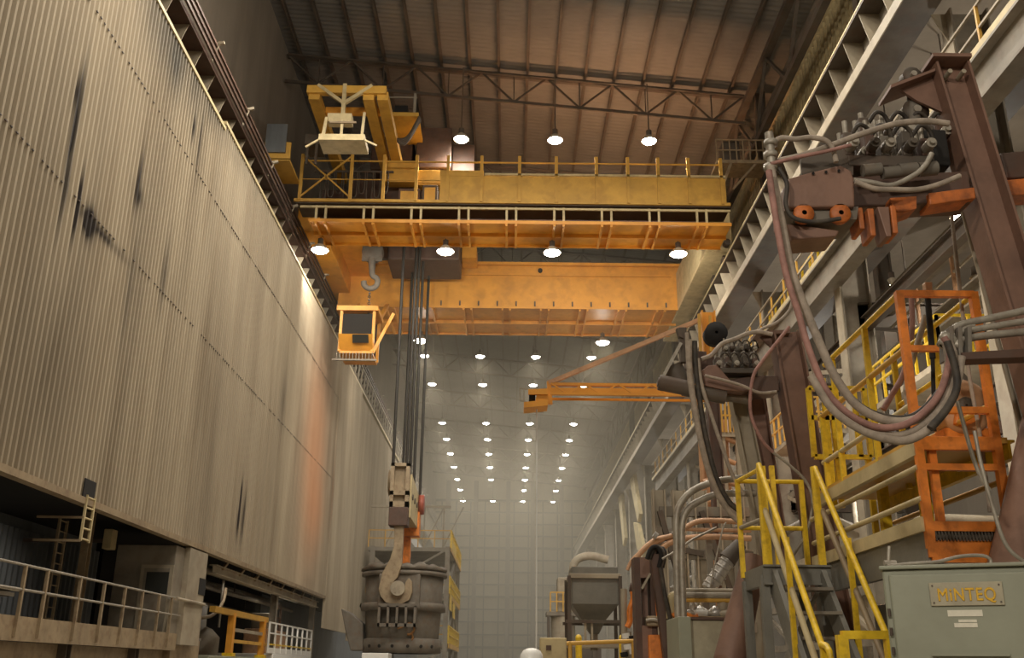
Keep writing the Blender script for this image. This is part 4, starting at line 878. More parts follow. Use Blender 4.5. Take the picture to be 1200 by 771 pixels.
# dark lance and red hose standing in the cage
ln = thing('lance_pole', at(1090, 460, Y=8.5), 'dark lance pole with a reddish clamp leaning inside the orange cage', 'lance')
MB().cyl(at(1086, 335, Y=8.5), at(1093, 420, Y=8.5), .028, n=10).cyl(at(1093, 420, Y=8.5), at(1095, 505, Y=8.5), .02, n=8).build('pole', M['dark'], ln)
MB().prism([at(1084, 330, Y=8.4), at(1093, 330, Y=8.4), at(1093, 344, Y=8.4), at(1086, 344, Y=8.4)], (0, .08, 0)).build('clamp', M['hotpipe'], ln, bevel=.01)
t = hose(None, 'red_hose', [(1068, 345), (1069, 380), (1066, 410), (1058, 440), (1045, 463), (1035, 480)], 9.6, .03, 'rubber_r')
tag(t, 'rust red hose curving down behind the left cage rail', 'hose')
hose(g1, 'drop_hose', [(1112, 205), (1116, 260), (1124, 330), (1130, 385), (1136, 440), (1150, 520), (1160, 600)], 8.3, .018, 'rubber')
t = hose(None, 'grey_hose', [(1085, 370), (1070, 420), (1062, 455), (1066, 480), (1078, 500), (1096, 476)], 9.0, .03, 'rubber'); tag(t, 'fat grey hose bend standing inside the orange cage', 'hose')
t = hose(None, 'looped_cable', [(1122, 470), (1130, 500), (1140, 535), (1150, 560), (1160, 575)], 7.2, .016, 'galv'); tag(t, 'thin grey cable hanging in front of the orange cage', 'cable')
# lower machinery seen under the walkway
um = thing('hydraulic_unit', (4.5, 10.2, 0), 'grey hydraulic unit under the orange platform', 'machine')
MB().box(3.9, 5.1, 9.9, 10.9, 0, 2.3).build('tank', M['grey'], um, bevel=.03)
for k in range(4): MB().cyl((4.0 + .25 * k, 10.0, 2.3), (4.0 + .25 * k, 10.0, 2.46), .07, n=12).build('filter', M['steel_d'], um)

# grey cabinet with sign, turned to face the viewer
CA = math.radians(-24); CE = V((math.cos(CA), math.sin(CA), 0)); CN = V((-math.sin(CA), math.cos(CA), 0))
c0 = at(1033, 668, Y=6.7); C0 = V((c0.x, c0.y, 0)); cz = c0.z; cw_ = 1.35
def cf(px, py, out=0):
    """photo pixel on the cabinet front -> unturned build position"""
    d = F_PX * FW + (px - 600) * RT - (py - 385.5) * UP; q = C0 - CN * out
    t = (q - EYE).dot(CN) / d.dot(CN); p = EYE + t * d
    return V((C0.x + (p - C0).dot(CE), C0.y - out, p.z))
cb = thing('control_cabinet', C0, 'grey green control cabinet with a yellow lettered sign plate at lower right', 'cabinet')
X0, X1, Yf = C0.x, C0.x + cw_, C0.y
MB().box(X0, X1, Yf, Yf + .6, .1, cz).build('body', M['greyg'], cb, bevel=.015)
MB().box(X0 + .02, X1 - .02, Yf + .02, Yf + .55, 0, .1).build('plinth', M['steel_d'], cb)
MB().box(X0 - .015, X1 + .015, Yf - .03, Yf + .62, cz, cz + .025).build('top_lip', M['greyg'], cb, bevel=.008)
dd = MB().box(X0 + .04, X1 - .04, Yf - .025, Yf, .2, cz - .035).build('door', M['greyg'], cb, bevel=.01)
for k in range(14): MB().cyl((X0 + .02, Yf - .02, .4 + k * .12), (X0 + .02, Yf - .02, .45 + k * .12), .010, n=8).build('hinge', M['steel_d'], dd)
p, q = cf(1088, 683, .03), cf(1178, 709, .03)
MB().box(p.x, q.x, Yf - .04, Yf - .025, q.z, p.z).build('sign_plate', M['sign'], dd, bevel=.003)
for x in (p.x + .02, q.x - .02):
    for z in (p.z - .02, q.z + .02): MB().cyl((x, Yf - .045, z), (x, Yf - .04, z), .006, n=8).build('rivet', M['steel_d'], dd)
tp, tq = cf(1098, 689, .04), cf(1168, 703, .04)
fc = bpy.data.curves.new('sign_text', 'FONT'); fc.body = 'MiNTEQ'; fc.size = .1; fc.extrude = .001; fc.align_x = 'LEFT'; fc.bevel_depth = .0021; fc.bevel_resolution = 0; fc.space_character = 1.12
fo = bpy.data.objects.new('sign_text', fc); COL.objects.link(fo); bpy.context.view_layer.update()
me = bpy.data.meshes.new_from_object(fo); bpy.data.objects.remove(fo)
to = bpy.data.objects.new('sign_lettering', me); COL.objects.link(to); me.materials.clear(); me.materials.append(M['signtext'])
to.parent = dd; WL[to] = WL[dd]
xs_ = [v.co.x for v in me.vertices]; ys_ = [v.co.y for v in me.vertices]; hM = .0729
me.transform(Matrix.Translation(V((tp.x, Yf - .043, tq.z)) - WL[dd]) @ Matrix.Rotation(math.pi / 2, 4, 'X') @ Matrix.Diagonal(((tq.x - tp.x) / (max(xs_) - min(xs_)), (tp.z - tq.z) / hM, 1, 1)) @ Matrix.Translation((-min(xs_), 0, 0)))
for (a, b, c, d) in ((1110, 715, 1152, 722), (1123, 726, 1145, 729), (1118, 730, 1146, 735)):
    p, q = cf(a, b, .03), cf(c, d, .03); MB().box(p.x, q.x, Yf - .029, Yf - .025, q.z, p.z).build('sticker', M['sticker'], dd)
p, q = cf(1092, 765, .03), cf(1184, 769, .03); MB().box(p.x, q.x, Yf - .05, Yf - .025, q.z, p.z).build('rain_ledge', M['greyg'], dd)
cb.rotation_euler = (0, 0, CA)
cbl = hose(None, 'cabinet_cable', [(1040, 663), (1075, 660), (1100, 658), (1125, 652), (1150, 651), (1160, 655), (1161, 662)], 6.75, .012, 'galv'); tag(cbl, 'thin grey cable lying along the top of the lettered cabinet', 'cable')
hb = thing('hose_bracket', at(1043, 664, Y=6.9), 'small galvanised pipe bracket on the cabinet top left corner', 'bracket')
MB().cyl(at(1041, 661, Y=6.9), at(1042, 640, Y=6.9), .012, n=8).cyl(at(1036, 660, Y=6.9), at(1050, 660, Y=6.9), .02, n=8).build('pipe', M['galv'], hb)

# ================================================================ JIB CRANE
YJ = 20.0
jb = thing('jib_crane', (4.2, YJ, 0), 'orange jib crane arm with tie rod and small basket reaching out over the hall', 'jib crane')
mast_top = at(822, 366, Y=YJ)
MB().ib((4.25, YJ, 0), (4.25, YJ, 8.0), .26, .24, .03, up=(1, 0, 0)).build('mast', M['brown_d'], jb); MB().ib((4.25, YJ, 8.0), (4.25, YJ, mast_top.z), .3, .28, .03, up=(1, 0, 0)).build('mast_head', M['orange'], jb)
MB().box(3.8, 4.7, YJ - .4, YJ + .4, 0, .08).build('base_plate', M['steel_d'], jb)
MB().bar(at(819, 368, Y=YJ - .2), at(821, 412, Y=YJ - .2), .06).bar(at(832, 370, Y=YJ - .2), at(833, 412, Y=YJ - .2), .05).build('mast_guide', M['mustard'], jb)
zb_ = at(700, 465, Y=YJ).z; zt_ = at(700, 451, Y=YJ).z
a, b = at(645, 452, Y=YJ), at(815, 452, Y=YJ)
MB().bar((a.x, YJ, zt_), (4.2, YJ, zt_), .10, .06).build('top_chord', M['orange'], jb)
MB().bar((a.x, YJ - .22, zb_), (4.2, YJ - .22, zb_), .05, .05).bar((a.x, YJ + .22, zb_), (4.2, YJ + .22, zb_), .05, .05).build('bottom_chord', M['orange'], jb)
MB().box(a.x, 4.2, YJ - .05, YJ + .05, zb_ + .03, zt_ - .08).build('web_plate', M['orange'], jb)
n = 9; w_ = (4.0 - a.x) / n
for i in range(n):
    p, q = a.x + i * w_, a.x + (i + 1) * w_
    MB().bar((p, YJ - .2, zb_ if i % 2 else zt_ - .03), (q, YJ - .2, zt_ - .03 if i % 2 else zb_), .03).build('lacing', M['orange'], jb)
MB().bar(at(643, 449, Y=YJ), at(822, 374, Y=YJ), .10, .09).build('tie_rod', M['hotpipe'], jb)
MB().bar(at(643, 447, Y=YJ), at(645, 474, Y=YJ), .09).build('tip_post', M['orange'], jb)
p, q = at(615, 458, Y=YJ), at(643, 477, Y=YJ)
MB().prism([at(614, 471, Y=YJ - .25), at(643, 468, Y=YJ - .25), at(642, 475, Y=YJ - .25), at(614, 477.5, Y=YJ - .25)], (0, .5, 0)).build('basket_floor', M['orange'], jb)
MB().prism([at(619, 456, Y=YJ - .25), at(642, 455, Y=YJ - .25), at(642, 462, Y=YJ - .25), at(619, 462, Y=YJ - .25)], (0, .05, 0)).build('basket_top', M['orange'], jb)
MB().prism([at(629, 462, Y=YJ - .22), at(642, 461, Y=YJ - .22), at(642, 470, Y=YJ - .22), at(627, 471, Y=YJ - .22)], (0, .3, 0)).build('hoist_box', M['orange'], jb)
MB().box(at(620, 463, Y=YJ).x, at(627, 463, Y=YJ).x, YJ - .2, YJ + .1, at(620, 471, Y=YJ).z, at(620, 462, Y=YJ).z).build('hoist_motor', M['dark'], jb)
MB().bar(at(609, 455, Y=YJ - .2), at(610, 470, Y=YJ - .2), .025).bar(at(614, 457, Y=YJ - .2), at(614, 470, Y=YJ - .2), .025).bar(at(609, 455, Y=YJ - .2), at(619, 456, Y=YJ - .2), .025).bar(at(609, 469, Y=YJ - .2), at(620, 472, Y=YJ - .2), .03).build('basket_rail', M['steel_b'], jb)
p = at(629, 476, Y=YJ); MB().cyl(p, (p.x, p.y, 1.4), .016, n=6).build('hoist_rope', M['white'], jb)
MB().tube([(p.x, p.y, 1.45)] + hookpts((p.x, p.y, 1.25), .1), .03, 8, 3).build('hook', M['steel_d'], jb)

# ================================================================ FAR LEFT STEEL PLATFORM TOWER
pt = thing('platform_tower', (-4.8, 72, 0), 'hazy grey steel tower platform with yellow rails standing behind the ladle', 'platform tower')
x0, x1, y0, y1 = -9.3, -3.95, 66, 80
for x in (x0 + .3, x1 - .1):
    for y in (y0, 73, y1): MB().ib((x, y, 0), (x, y, 9.3), .35, .3, .04).build('column', M['steel'], pt)
for z in (9.25, 6.3, 3.2):
    MB().box(x0, x1 + .1, y0, y1, z - .25, z).build('deck', M['steel'], pt)
    MB().bar((x1 + .1, y0, z - .1), (x1 + .1, y1, z - .1), .1, .3).build('edge_beam', M['mustard'], pt)
    railing(MB(), (x1 + .1, y0, z), (x1 + .1, y1, z), 1.1, 8, .09).build('railing', M['yellow'], pt)
    railing(MB(), (x0, y0, z), (x1 + .1, y0, z), 1.1, 5, .07).build('railing', M['mustard'], pt)
MB().box(x1 + .12, x1 + .16, y0, y0 + 6, 9.2, 9.75).build('yellow_board', YL, pt)
MB().box(x1 + .12, x1 + .16, y0, y0 + 2.4, 5.3, 6.3).box(x1 + .12, x1 + .16, y0 + 4, y0 + 6.5, 5.0, 6.0).build('yellow_board', YL, pt)
for z in (0, 3.2, 6.3):
    MB().bar((x0 + .3, y0 - .1, z), (x1, y0 - .1, z + 2.9), .12).build('brace', M['steel'], pt)
    MB().bar((x1, y0, z), (x1, 73, z + 2.9), .12).build('brace', M['steel'], pt)
    MB().bar((x1, 73, z + 2.9), (x1, y1, z), .12).build('brace', M['steel'], pt)
for i in range(4):
    MB().bar((x0 + 1 + i * 1.3, y0 + .5, 9.3), (x0 + 1 + i * 1.3, y0 + .5, 12), .1).bar((x0 + 1 + i * 1.3, y0 + .5, 9.3), (x0 + 2.3 + i * 1.3, y0 + .5, 12), .08).build('upper_lattice', M['steel_b'], pt)
MB().bar((x0, y0 + .5, 12), (x1, y0 + .5, 12), .15).build('upper_beam', M['steel_b'], pt)
# lattice rail along the runway past the crane
lr = thing('lattice_rail', (-10.2, 75, 18.6), 'pale lattice guard rail along the left runway beyond the crane', 'guard rail')
for i in range(40):
    y = 57.5 + i * 1.3
    MB().bar((-9.75, y, 18.7), (-9.75, y + .5, 20.3), .09).build('lattice_post', M['steel_b'], lr)
MB().bar((-9.75, 57, 20.3), (-9.75, 110, 20.3), .1).bar((-9.75, 57, 18.75), (-9.75, 110, 18.75), .1).build('lattice_chord', M['steel_b'], lr)

# ================================================================ HOPPER AND THE MACHINES NEAR IT
HY = 26.0
hp = thing('hopper', at(696, 740, Y=HY), 'grey square hopper with tapered bottom in a steel stand near the hall centre', 'hopper')
def rect(px0, px1, py, Y): a, b = at(px0, py, Y=Y), at(px1, py, Y=Y); return a.x, b.x, (a.z + b.z) / 2
xa, xb, zt0 = rect(670, 724, 664, HY); _, _, zr0 = rect(670, 724, 675, HY); _, _, zc = rect(670, 724, 708, HY); dpt = 1.25
xm = (xa + xb) / 2; _, _, z1 = rect(684, 712, 726, HY); xc, xd, _ = rect(683, 711, 726, HY); xe, xf, z2 = rect(694, 704, 742, HY)
MB().box(xa, xb, HY, HY + dpt, zc, zt0).build('bin', M['grey'], hp, bevel=.01)
MB().box(xa - .06, xb + .06, HY - .06, HY + dpt + .06, zr0 - .06, zr0 + .06).build('rim_band', M['steel_b'], hp, bevel=.01)
def frustum(mb, r0, r1):
    (a, b, c, d, z), (e, f, g, h, w) = r0, r1
    return mb.add([(a, c, z), (b, c, z), (b, d, z), (a, d, z), (e, g, w), (f, g, w), (f, h, w), (e, h, w)], [(0, 1, 5, 4), (1, 2, 6, 5), (2, 3, 7, 6), (3, 0, 4, 7), (0, 1, 2, 3), (4, 5, 6, 7)])
frustum(MB(), (xa, xb, HY, HY + dpt, zc), (xc, xd, HY + .3, HY + dpt - .3, z1)).build('upper_cone', M['grey'], hp)
frustum(MB(), (xc, xd, HY + .3, HY + dpt - .3, z1), (xe, xf, HY + .5, HY + dpt - .5, z2)).build('lower_cone', M['grey'], hp)
MB().cyl((xm, HY + .6, z2), (xm, HY + .6, z2 - .4), .1, n=12).build('outlet_pipe', M['steel'], hp)
lx0, lx1, _ = rect(667, 727, 700, HY)
for x in (lx0, lx1):
    for y in (HY - .05, HY + dpt + .05): MB().bar((x, y, 0), (x, y, zr0), .09).build('leg', M['steel_d'], hp)
for y in (HY - .05, HY + dpt + .05): MB().bar((lx0 - .1, y, z1 - .05), (lx1 + .1, y, z1 - .05), .08, .08).build('tie_bar', M['steel_d'], hp)
MB().bar((lx0 + .4, HY - .02, z2 - .2), (lx0 + .4, HY - .02, z1), .06).bar((xm - .1, HY - .02, z2 - .2), (xm - .1, HY - .02, z1), .05).build('prop', M['steel_b'], hp)
MB().box(lx0, lx1, HY - .2, HY + dpt, z2 - .34, z2 - .25).build('service_deck', M['steel_b'], hp)
fd = thing('feeder_unit', (xm, HY - .5, 0), 'dark valve feeder standing under the grey hopper', 'machine')
MB().box(xa + .1, xb - .1, HY - .9, HY - .1, 0, 1.3).build('body', M['steel_d'], fd, bevel=.03)
for k in range(6):
    MB().cyl((xa + .2 + .17 * k, HY - .95, 1.3), (xa + .2 + .17 * k, HY - .95, 1.75 + .1 * (k % 2)), .06, n=10).build('valve', M[('dark', 'steel_b')[k % 2]], fd)
MB().tube([(xa + .1, HY - 1, 1.5), (xm, HY - 1.05, 1.62), (xb - .1, HY - 1, 1.48)], .04, 6, 4).build('manifold', M['galv'], fd)
for a, lb_ in ((678, 'yellow safety post left of the hopper feeder'), (729, 'yellow safety post right of the hopper feeder')):
    p = at(a, 747, Y=HY - 2.5)
    t = thing('safety_post', (p.x, HY - 2.5, 0), lb_, 'post'); MB().cyl((p.x, HY - 2.5, 0), (p.x, HY - 2.5, p.z), .075, n=12).lathe((p.x, HY - 2.5, p.z), [(.075, 0), (.05, .05), (.001, .07)], 12).build('tube', YL, t)
    MB().box(p.x - .14, p.x + .14, HY - 2.64, HY - 2.36, 0, .02).build('foot_plate', YL, t)
bx = thing('switch_cabinet', (.9, 20, 0), 'cream electrical cabinet behind the white hard hat', 'cabinet')
p, q = at(633, 747, Y=20), at(664, 747, Y=20)
MB().box(p.x, q.x, 20, 20.6, 0.05, p.z).build('body', M['cream'], bx, bevel=.015)
MB().box(p.x + .03, q.x - .03, 19.975, 20, .12, p.z - .04).build('door', M['cream'], bx)
r_ = at(643, 759, Y=19.96); MB().box(r_.x - .05, r_.x + .05, 19.95, 19.975, r_.z - .045, r_.z + .045).build('meter', M['brown_d'], bx)
# distant equipment left of the hopper
de = thing('silo_unit', (2.6, 55, 0), 'hazy pale silo and ductwork beyond the hopper', 'machine')
p, q = at(640, 690, Y=55), at(668, 690, Y=55)
MB().cyl((p.x + .9, 55, 0), (p.x + .9, 55, 4.4), .65, n=18).build('silo', M['steel_b'], de)
MB().box(p.x + .6, q.x + 1.5, 54.5, 56, 4.6, 6.4).build('filter_house', M['steel_b'], de, bevel=.05)
railing(MB(), (p.x + .2, 54.3, 4.6), (q.x + .6, 54.3, 4.6), 1.0, 5, .07).build('railing', M['mustard'], de)
MB().box(p.x, q.x + .8, 54.3, 56, 4.4, 4.6).build('deck', M['steel'], de)
MB().tube([(p.x + 1.4, 55, 6.3), (p.x + 1.6, 55, 7.3), (p.x + 2.4, 55, 7.6), (p.x + 3.4, 55, 7.4)], .22, 12, 5).build('duct', M['steel_b'], de)
for k in range(3): MB().bar((p.x + .1 + k * 1.2, 54.4, 0), (p.x + .1 + k * 1.2, 54.4, 4.4), .16).build('leg', M['steel_d'], de)
MB().box(p.x + 1.9, p.x + 2.9, 54.6, 55.2, 0, 3).build('panel_box', M['steel_d'], de)

# ---- brown frame with cable arm
BY = 14.0
bf = thing('brown_frame', at(752, 771, Y=BY), 'dark brown box frame post with window slots in the lower middle right', 'machine frame')
def pz(px, py, Y=BY): return at(px, py, Y=Y)
p, q = pz(743, 653), pz(761, 653)
MB().box(p.x, p.x + .08, BY, BY + .35, 0, p.z).box(q.x + .0, q.x + .08, BY, BY + .35, 0, p.z).build('side_plate', M['brown_d'], bf)
for a, b in ((653, 677), (733, 771)):
    z1_, z0_ = pz(750, a).z, pz(750, b).z
    MB().box(p.x + .08, q.x, BY, BY + .3, z0_ if b < 760 else 0, z1_).build('web_plate', M['brown'], bf)
MB().box(p.x + .12, q.x - .02, BY + .2, BY + .3, 1.2, p.z - .2).build('back_plate', M['brown'], bf)
MB().bar(pz(752, 690), pz(762, 672), .03).build('lever', M['steel_b'], bf)
MB().box(pz(770, 740).x - .13, pz(770, 740).x + .1, BY - .1, BY + .15, 0, pz(770, 744).z).build('orange_post', M['oramach'], bf, bevel=.02)
MB().bar(pz(768, 680), pz(771, 722), .05).build('orange_rod', M['oramach'], bf)
MB().box(pz(757, 727).x, pz(776, 727).x, BY - .1, BY + .3, pz(757, 734).z, pz(757, 722).z).build('crosshead', M['hook'], bf, bevel=.02)
hose(bf, 'cable', [(757, 727), (765, 726), (772, 728), (780, 735), (785, 745), (782, 755)], BY - .15, .022, 'galv')
ca = thing('swing_boom', at(772, 771, Y=13.7), 'dark leaning arm wrapped with bundled cables beside the brown frame', 'arm')
MB().bar(at(768, 650, Y=13.7), at(786, 790, Y=13.7), .14, .16).build('arm', M['brown_d'], ca)
for k in range(5): hose(ca, 'wrapped_cable', [(758 + 3 * k, 655), (763 + 3 * k, 643), (770 + 2 * k, 641 + k), (775 + k, 650), (772 + k, 665)], 13.55 + .05 * k, .03, ('dark', 'rubber_d', 'steel_d')[k % 3])
hose(ca, 'cable', [(776, 655), (795, 644), (812, 632), (840, 618)], 13.5, .016, 'galv')
hose(ca, 'cable', [(774, 665), (780, 700), (786, 730), (790, 771)], 13.5, .03, 'rubber_d')
rb = thing('regulator_stand', at(735, 771, Y=16), 'cluttered pipe stand with red hose and white valves left of the brown frame', 'pipe stand')
MB().cyl(at(732, 771, Y=16), at(731, 690, Y=16), .05, n=10).build('pipe', M['steel_b'], rb)
hose(rb, 'red_hose', [(741, 690), (742, 702), (738, 715), (738, 728), (735, 735)], 15.9, .045, 'oramach')
MB().cyl(at(738, 688, Y=15.9), at(746, 690, Y=15.9), .07, n=12).build('valve', M['brown_d'], rb)
for a, b, mt in ((733, 742, 'white'), (739, 745, 'dark'), (735, 755, 'white'), (741, 760, 'white'), (731, 764, 'dark')):
    MB().cyl(at(a, b, Y=15.8), at(a + 1, b + 6, Y=15.8), .06, n=10).build('valve', M[mt], rb)
MB().cyl(at(736, 740, Y=16), V((at(736, 740, Y=16).x, 16, 0)), .05, n=10).build('pipe', M['steel_b'], rb)
# long yellow bar across
yb = thing('long_rail', at(765, 752, Y=15), 'thin tan guard rail crossing behind the brown frame', 'guard rail')
MB().cyl(at(664, 754, Y=15), at(800, 749, Y=15), .03, n=8).build('bar', M['mustard'], yb)
for a in (668, 742, 792): p = at(a, 752, Y=15); MB().cyl((p.x, 15, 0), (p.x, 15, p.z), .03, n=8).build('post', M['mustard'], yb)

# ---- curved conduits
for pts, lb_ in (([(795, 771), (794, 700), (793, 640), (793, 605), (799, 588), (812, 575), (832, 566), (852, 562), (885, 559)], 'grey conduit curving over from the grey box, the outer of two'), ([(801, 771), (800, 700), (799, 640), (800, 612), (807, 596), (822, 586), (838, 580), (856, 578), (885, 578)], 'grey conduit curving over from the grey box, the inner of two')):
    P = [at(a, b, Y=12.6) for a, b in pts]; P[0].z = .05
    tag(MB().tube(P, .045, 10, 6).build('conduit', M['galv']), lb_, 'pipe')
# peach pipe runs behind
hpz = thing('pipe_rack', at(820, 640, Y=16.5), 'peach coloured pipes running level behind the curved conduits', 'pipes')
for pts, r in (([(742, 660), (752, 646), (768, 633), (790, 627), (815, 612), (838, 610), (872, 612)], .045), ([(760, 655), (770, 648), (785, 636), (810, 630), (845, 629), (880, 631)], .05), ([(800, 620), (830, 621), (880, 622)], .03), ([(735, 668), (742, 655), (760, 640), (778, 632)], .03)):
    hose(hpz, 'pipe', pts, 16.5, r, 'hotpipe')
for a in (772, 830, 862): p = at(a, 625, Y=16.7); MB().bar((p.x, 16.7, 0), (p.x, 16.7, p.z + .1), .1).build('support', M['steel'], hpz)
for a, b in ((766, 626), (789, 622)): MB().cyl(at(a, b, Y=16.4), at(a + 4, b + 3, Y=16.4), .06, n=12).build('coupling', M['chrome'], hpz)
# grey cabinet and equipment bench behind it
gb2 = thing('junction_box', at(828, 771, Y=12.3), 'tan grey junction cabinet below the curved conduits', 'cabinet')
p, q = at(793, 726, Y=12.0), at(862, 727, Y=12.0)
s_ = at(808, 726, Y=12.0).x
MB().box(p.x, s_, 11.9, 12.8, .05, p.z + .03).build('narrow_panel', M['greyg'], gb2, bevel=.01)
MB().box(s_, q.x, 12.0, 12.8, .05, p.z).build('body', M['sign'], gb2, bevel=.01)
MB().box(s_ - .01, q.x + .02, 11.97, 12.82, p.z, p.z + .03).build('lid', M['brown_d'], gb2)
eb = thing('equipment_bench', at(835, 720, Y=13.6), 'cluttered pipe bench with pale fittings above the junction cabinet', 'bench')
z0_ = at(835, 722, Y=13.6).z; xa_, xb_ = at(800, 700, Y=13.6).x, at(864, 700, Y=13.6).x
MB().box(xa_, xb_, 13.6, 14.4, z0_ - .05, z0_).build('shelf', M['hook'], eb)
for a in (xa_ + .04, xb_ - .04):
    for y in (13.65, 14.35): MB().bar((a, y, 0), (a, y, z0_), .08).build('leg', M['steel'], eb)
for b, r, mt in ((697, .05, 'galv'), (703, .03, 'mustard'), (718, .04, 'galv'), (692, .035, 'steel_b')):
    z = at(830, b, Y=13.6).z; MB().cyl((xa_, 13.65, z), (xb_, 13.65, z), r, n=10).build('pipe', M[mt], eb)
for a, b, r, mt in ((820, 712, .12, 'white'), (838, 712, .1, 'chrome'), (850, 714, .13, 'steel_b'), (812, 708, .07, 'galv'), (846, 698, .07, 'steel_b')):
    p = at(a, b, Y=13.7); MB().lathe((p.x, p.y, z0_), [(.01, 0), (r, .0), (r * 1.1, (p.z - z0_) * .6), (r * .5, (p.z - z0_)), (.01, p.z - z0_ + .03)], 14).build('fitting', M[mt], eb)
MB().tube([at(787, 725, Y=13.6), at(787, 705, Y=13.6), at(790, 699, Y=13.6), at(797, 699, Y=13.6)], .07, 10, 5).build('elbow', M['cream'], eb)
for a in (788, 800): hose(eb, 'orange_hose', [(a, 722), (a + 4, 720), (a + 12, 723), (a + 18, 722)], 13.5, .03, 'oramach')
dc = thing('metal_duct', at(840, 680, Y=15.2), 'bright crinkled metal duct slanting up toward the yellow stair', 'duct')
MB().cyl(at(830, 690, Y=15.2), at(854, 655, Y=15.2), .11, n=14).build('duct', M['chrome'], dc)
MB().cyl(at(852, 656, Y=15.2), at(868, 637, Y=15.2), .14, .10, n=14).build('sleeve', M['steel_d'], dc)
for k in range(5): MB().lathe(at(833 + 4.5 * k, 686 - 6.6 * k, Y=15.2), [(.11, -.03), (.135, 0), (.11, .03)], 14, at(854, 655, Y=15.2) - at(830, 690, Y=15.2)).build('rib', M['chrome'], dc)
hose(dc, 'stay_wire', [(832, 690), (838, 660), (847, 620), (851, 612)], 15.0, .012, 'galv')
MB().bar(at(826, 692, Y=15.4), V((at(826, 692, Y=15.4).x, 15.4, 0)), .1).build('stand', M['steel'], dc)
MB().bar(at(868, 640, Y=15.4), V((at(868, 640, Y=15.4).x, 15.4, 0)), .1).build('stand', M['steel'], dc)
bw = thing('backing_frame', at(840, 690, Y=19), 'pale braced steel frame behind the peach pipes', 'frame')
xs = [at(a, 700, Y=19).x for a in (776, 800, 826, 856, 884)]; zt1 = at(820, 575, Y=19).z
for x in xs: MB().ib((x, 19, 0), (x, 19, zt1), .25, .25, .03, up=(1, 0, 0)).build('upright', M['steel_b'], bw)
for b in (600, 650, 695, 735): z = at(820, b, Y=19).z; MB().bar((xs[0], 19, z), (xs[-1], 19, z), .16, .18).build('crossbar', M['steel'], bw)
for i in range(4): MB().bar((xs[i], 18.9, at(820, 600 + 45 * (i % 2), Y=19).z), (xs[i + 1], 18.9, at(820, 695 - 45 * (i % 2), Y=19).z), .1).build('diagonal', M['steel_d'], bw)
# rack of orange-rust pipework beneath the far machine
rp = thing('rust_pipework', at(840, 540, Y=22), 'rust orange vertical pipework and small yellow railed stage behind the far machine hoses', 'pipework')
rnd = random.Random(5)
for k in range(7):
    a = 826 + k * 5; p = at(a, 600, Y=22); z1_ = at(a, 505 + rnd.uniform(-14, 25), Y=22).z
    MB().cyl((p.x, 22 + .1 * (k % 3), 0), (p.x, 22 + .1 * (k % 3), z1_), .07 + .05 * (k % 2), n=10).build('pipe', M['hotpipe'], rp)
for b in (515, 540, 565, 590): hose(rp, 'crosspipe', [(824, b), (840, b - 4), (862, b + 3)], 21.8, .06, 'hotpipe')
z = at(850, 510, Y=22).z; p, q = at(838, 500, Y=22), at(866, 500, Y=22)
MB().box(p.x, q.x, 21.7, 22.8, z - .1, z).build('stage', M['steel_b'], rp)
railing(MB(), (p.x, 21.7, z), (q.x, 21.7, z), .75, 6, .045).build('stage_rail', M['mustard'], rp)
for x in (p.x + .1, q.x - .1): MB().bar((x, 21.8, 0), (x, 21.8, z - .1), .12).build('stage_leg', M['steel_b'], rp)
# pale flared plates on the far columns
for a, b, c, d, i in ((735, 540, 747, 612, 6), (722, 568, 730, 640, 7), (742, 612, 752, 655, 6)):
    MB().prism([at(a, b, X=10.9), at(a + 5, b + 2, X=10.9), at(c + 2, d - 10, X=10.9), at(c, d, X=10.9), at(a + 4, b + 30, X=10.9)], (.3, 0, 0)).build('flared_plate', M['cream'], COLT[i])

# bracing frames between the runway columns
words = ('first', 'second', 'third', 'fourth', 'fifth', 'sixth', 'seventh', 'eighth')
for i in range(1, 7):
    y0_, y1_ = COLY[i] + .4, COLY[i + 1] - .4
    t = thing('bracing_frame', (11.8, (y0_ + y1_) / 2, 2.5), f'grey bracing frame between the {words[i]} and {words[i + 1]} runway columns', 'bracing', 'bracing between runway columns')
    for z in (2.6, 4.2, 5.8, 8.6, 11.4): MB().bar((11.8, y0_, z), (11.8, y1_, z), .22, .26).build('strut', M[('steel', 'steel_b')[int(z) % 2]], t)
    for za, zb_2 in ((2.6, 5.8), (5.8, 8.6), (8.6, 11.4), (11.4, 13.9)):
        MB().bar((11.75, y0_, za), (11.75, y1_, zb_2), .16).build('diagonal', M['steel_b' if i % 2 else 'steel'], t)
    if i % 2: MB().box(12.0, 12.1, y0_ + 1, y1_ - 3, 3.0, 6.5).build('pale_panel', M['steel_b'], t)
    MB().cyl((11.5, y0_ - .4, 7.2), (11.5, y1_ + .4, 7.2), .16, n=10).build('pipe', M['galv'], t)

# ================================================================ LEFT SIDE UNDER THE CLADDING
LXW = -9.75
zd = 2.48
dk = thing('service_deck', (-10.5, 20, zd), 'concrete service deck with handrail under the corrugated wall', 'deck')
yE = at(207, 730, X=LXW).y
MB().box(-13.7, LXW, 4, yE, zd - .06, zd).build('deck_slab', M['concrete'], dk)
MB().box(LXW - .05, LXW + .05, 4, yE, zd - .42, zd + .05).build('edge_beam', M['hook'], dk)
MB().box(LXW - .4, LXW - .3, 4, yE, .05, zd - .42).build('skirt_panel', M['hook'], dk)
for y in (15.5, 18.6, 23.2, 27.5): MB().ib((LXW - .2, y, 0), (LXW - .2, y, zd - .42), .28, .2, .03).build('support_post', M['steel_d'], dk)
hr0 = zd + 1.02
yy = 13.0
for yy in [at(a, 690, X=LXW + .08).y for a in (-40, 26, 53, 93, 122, 147, 168, 188, 203)]:
    MB().bar((LXW + .08, yy, zd - .35), (LXW + .08, yy, hr0), .065).build('rail_post', M['hook'], dk)
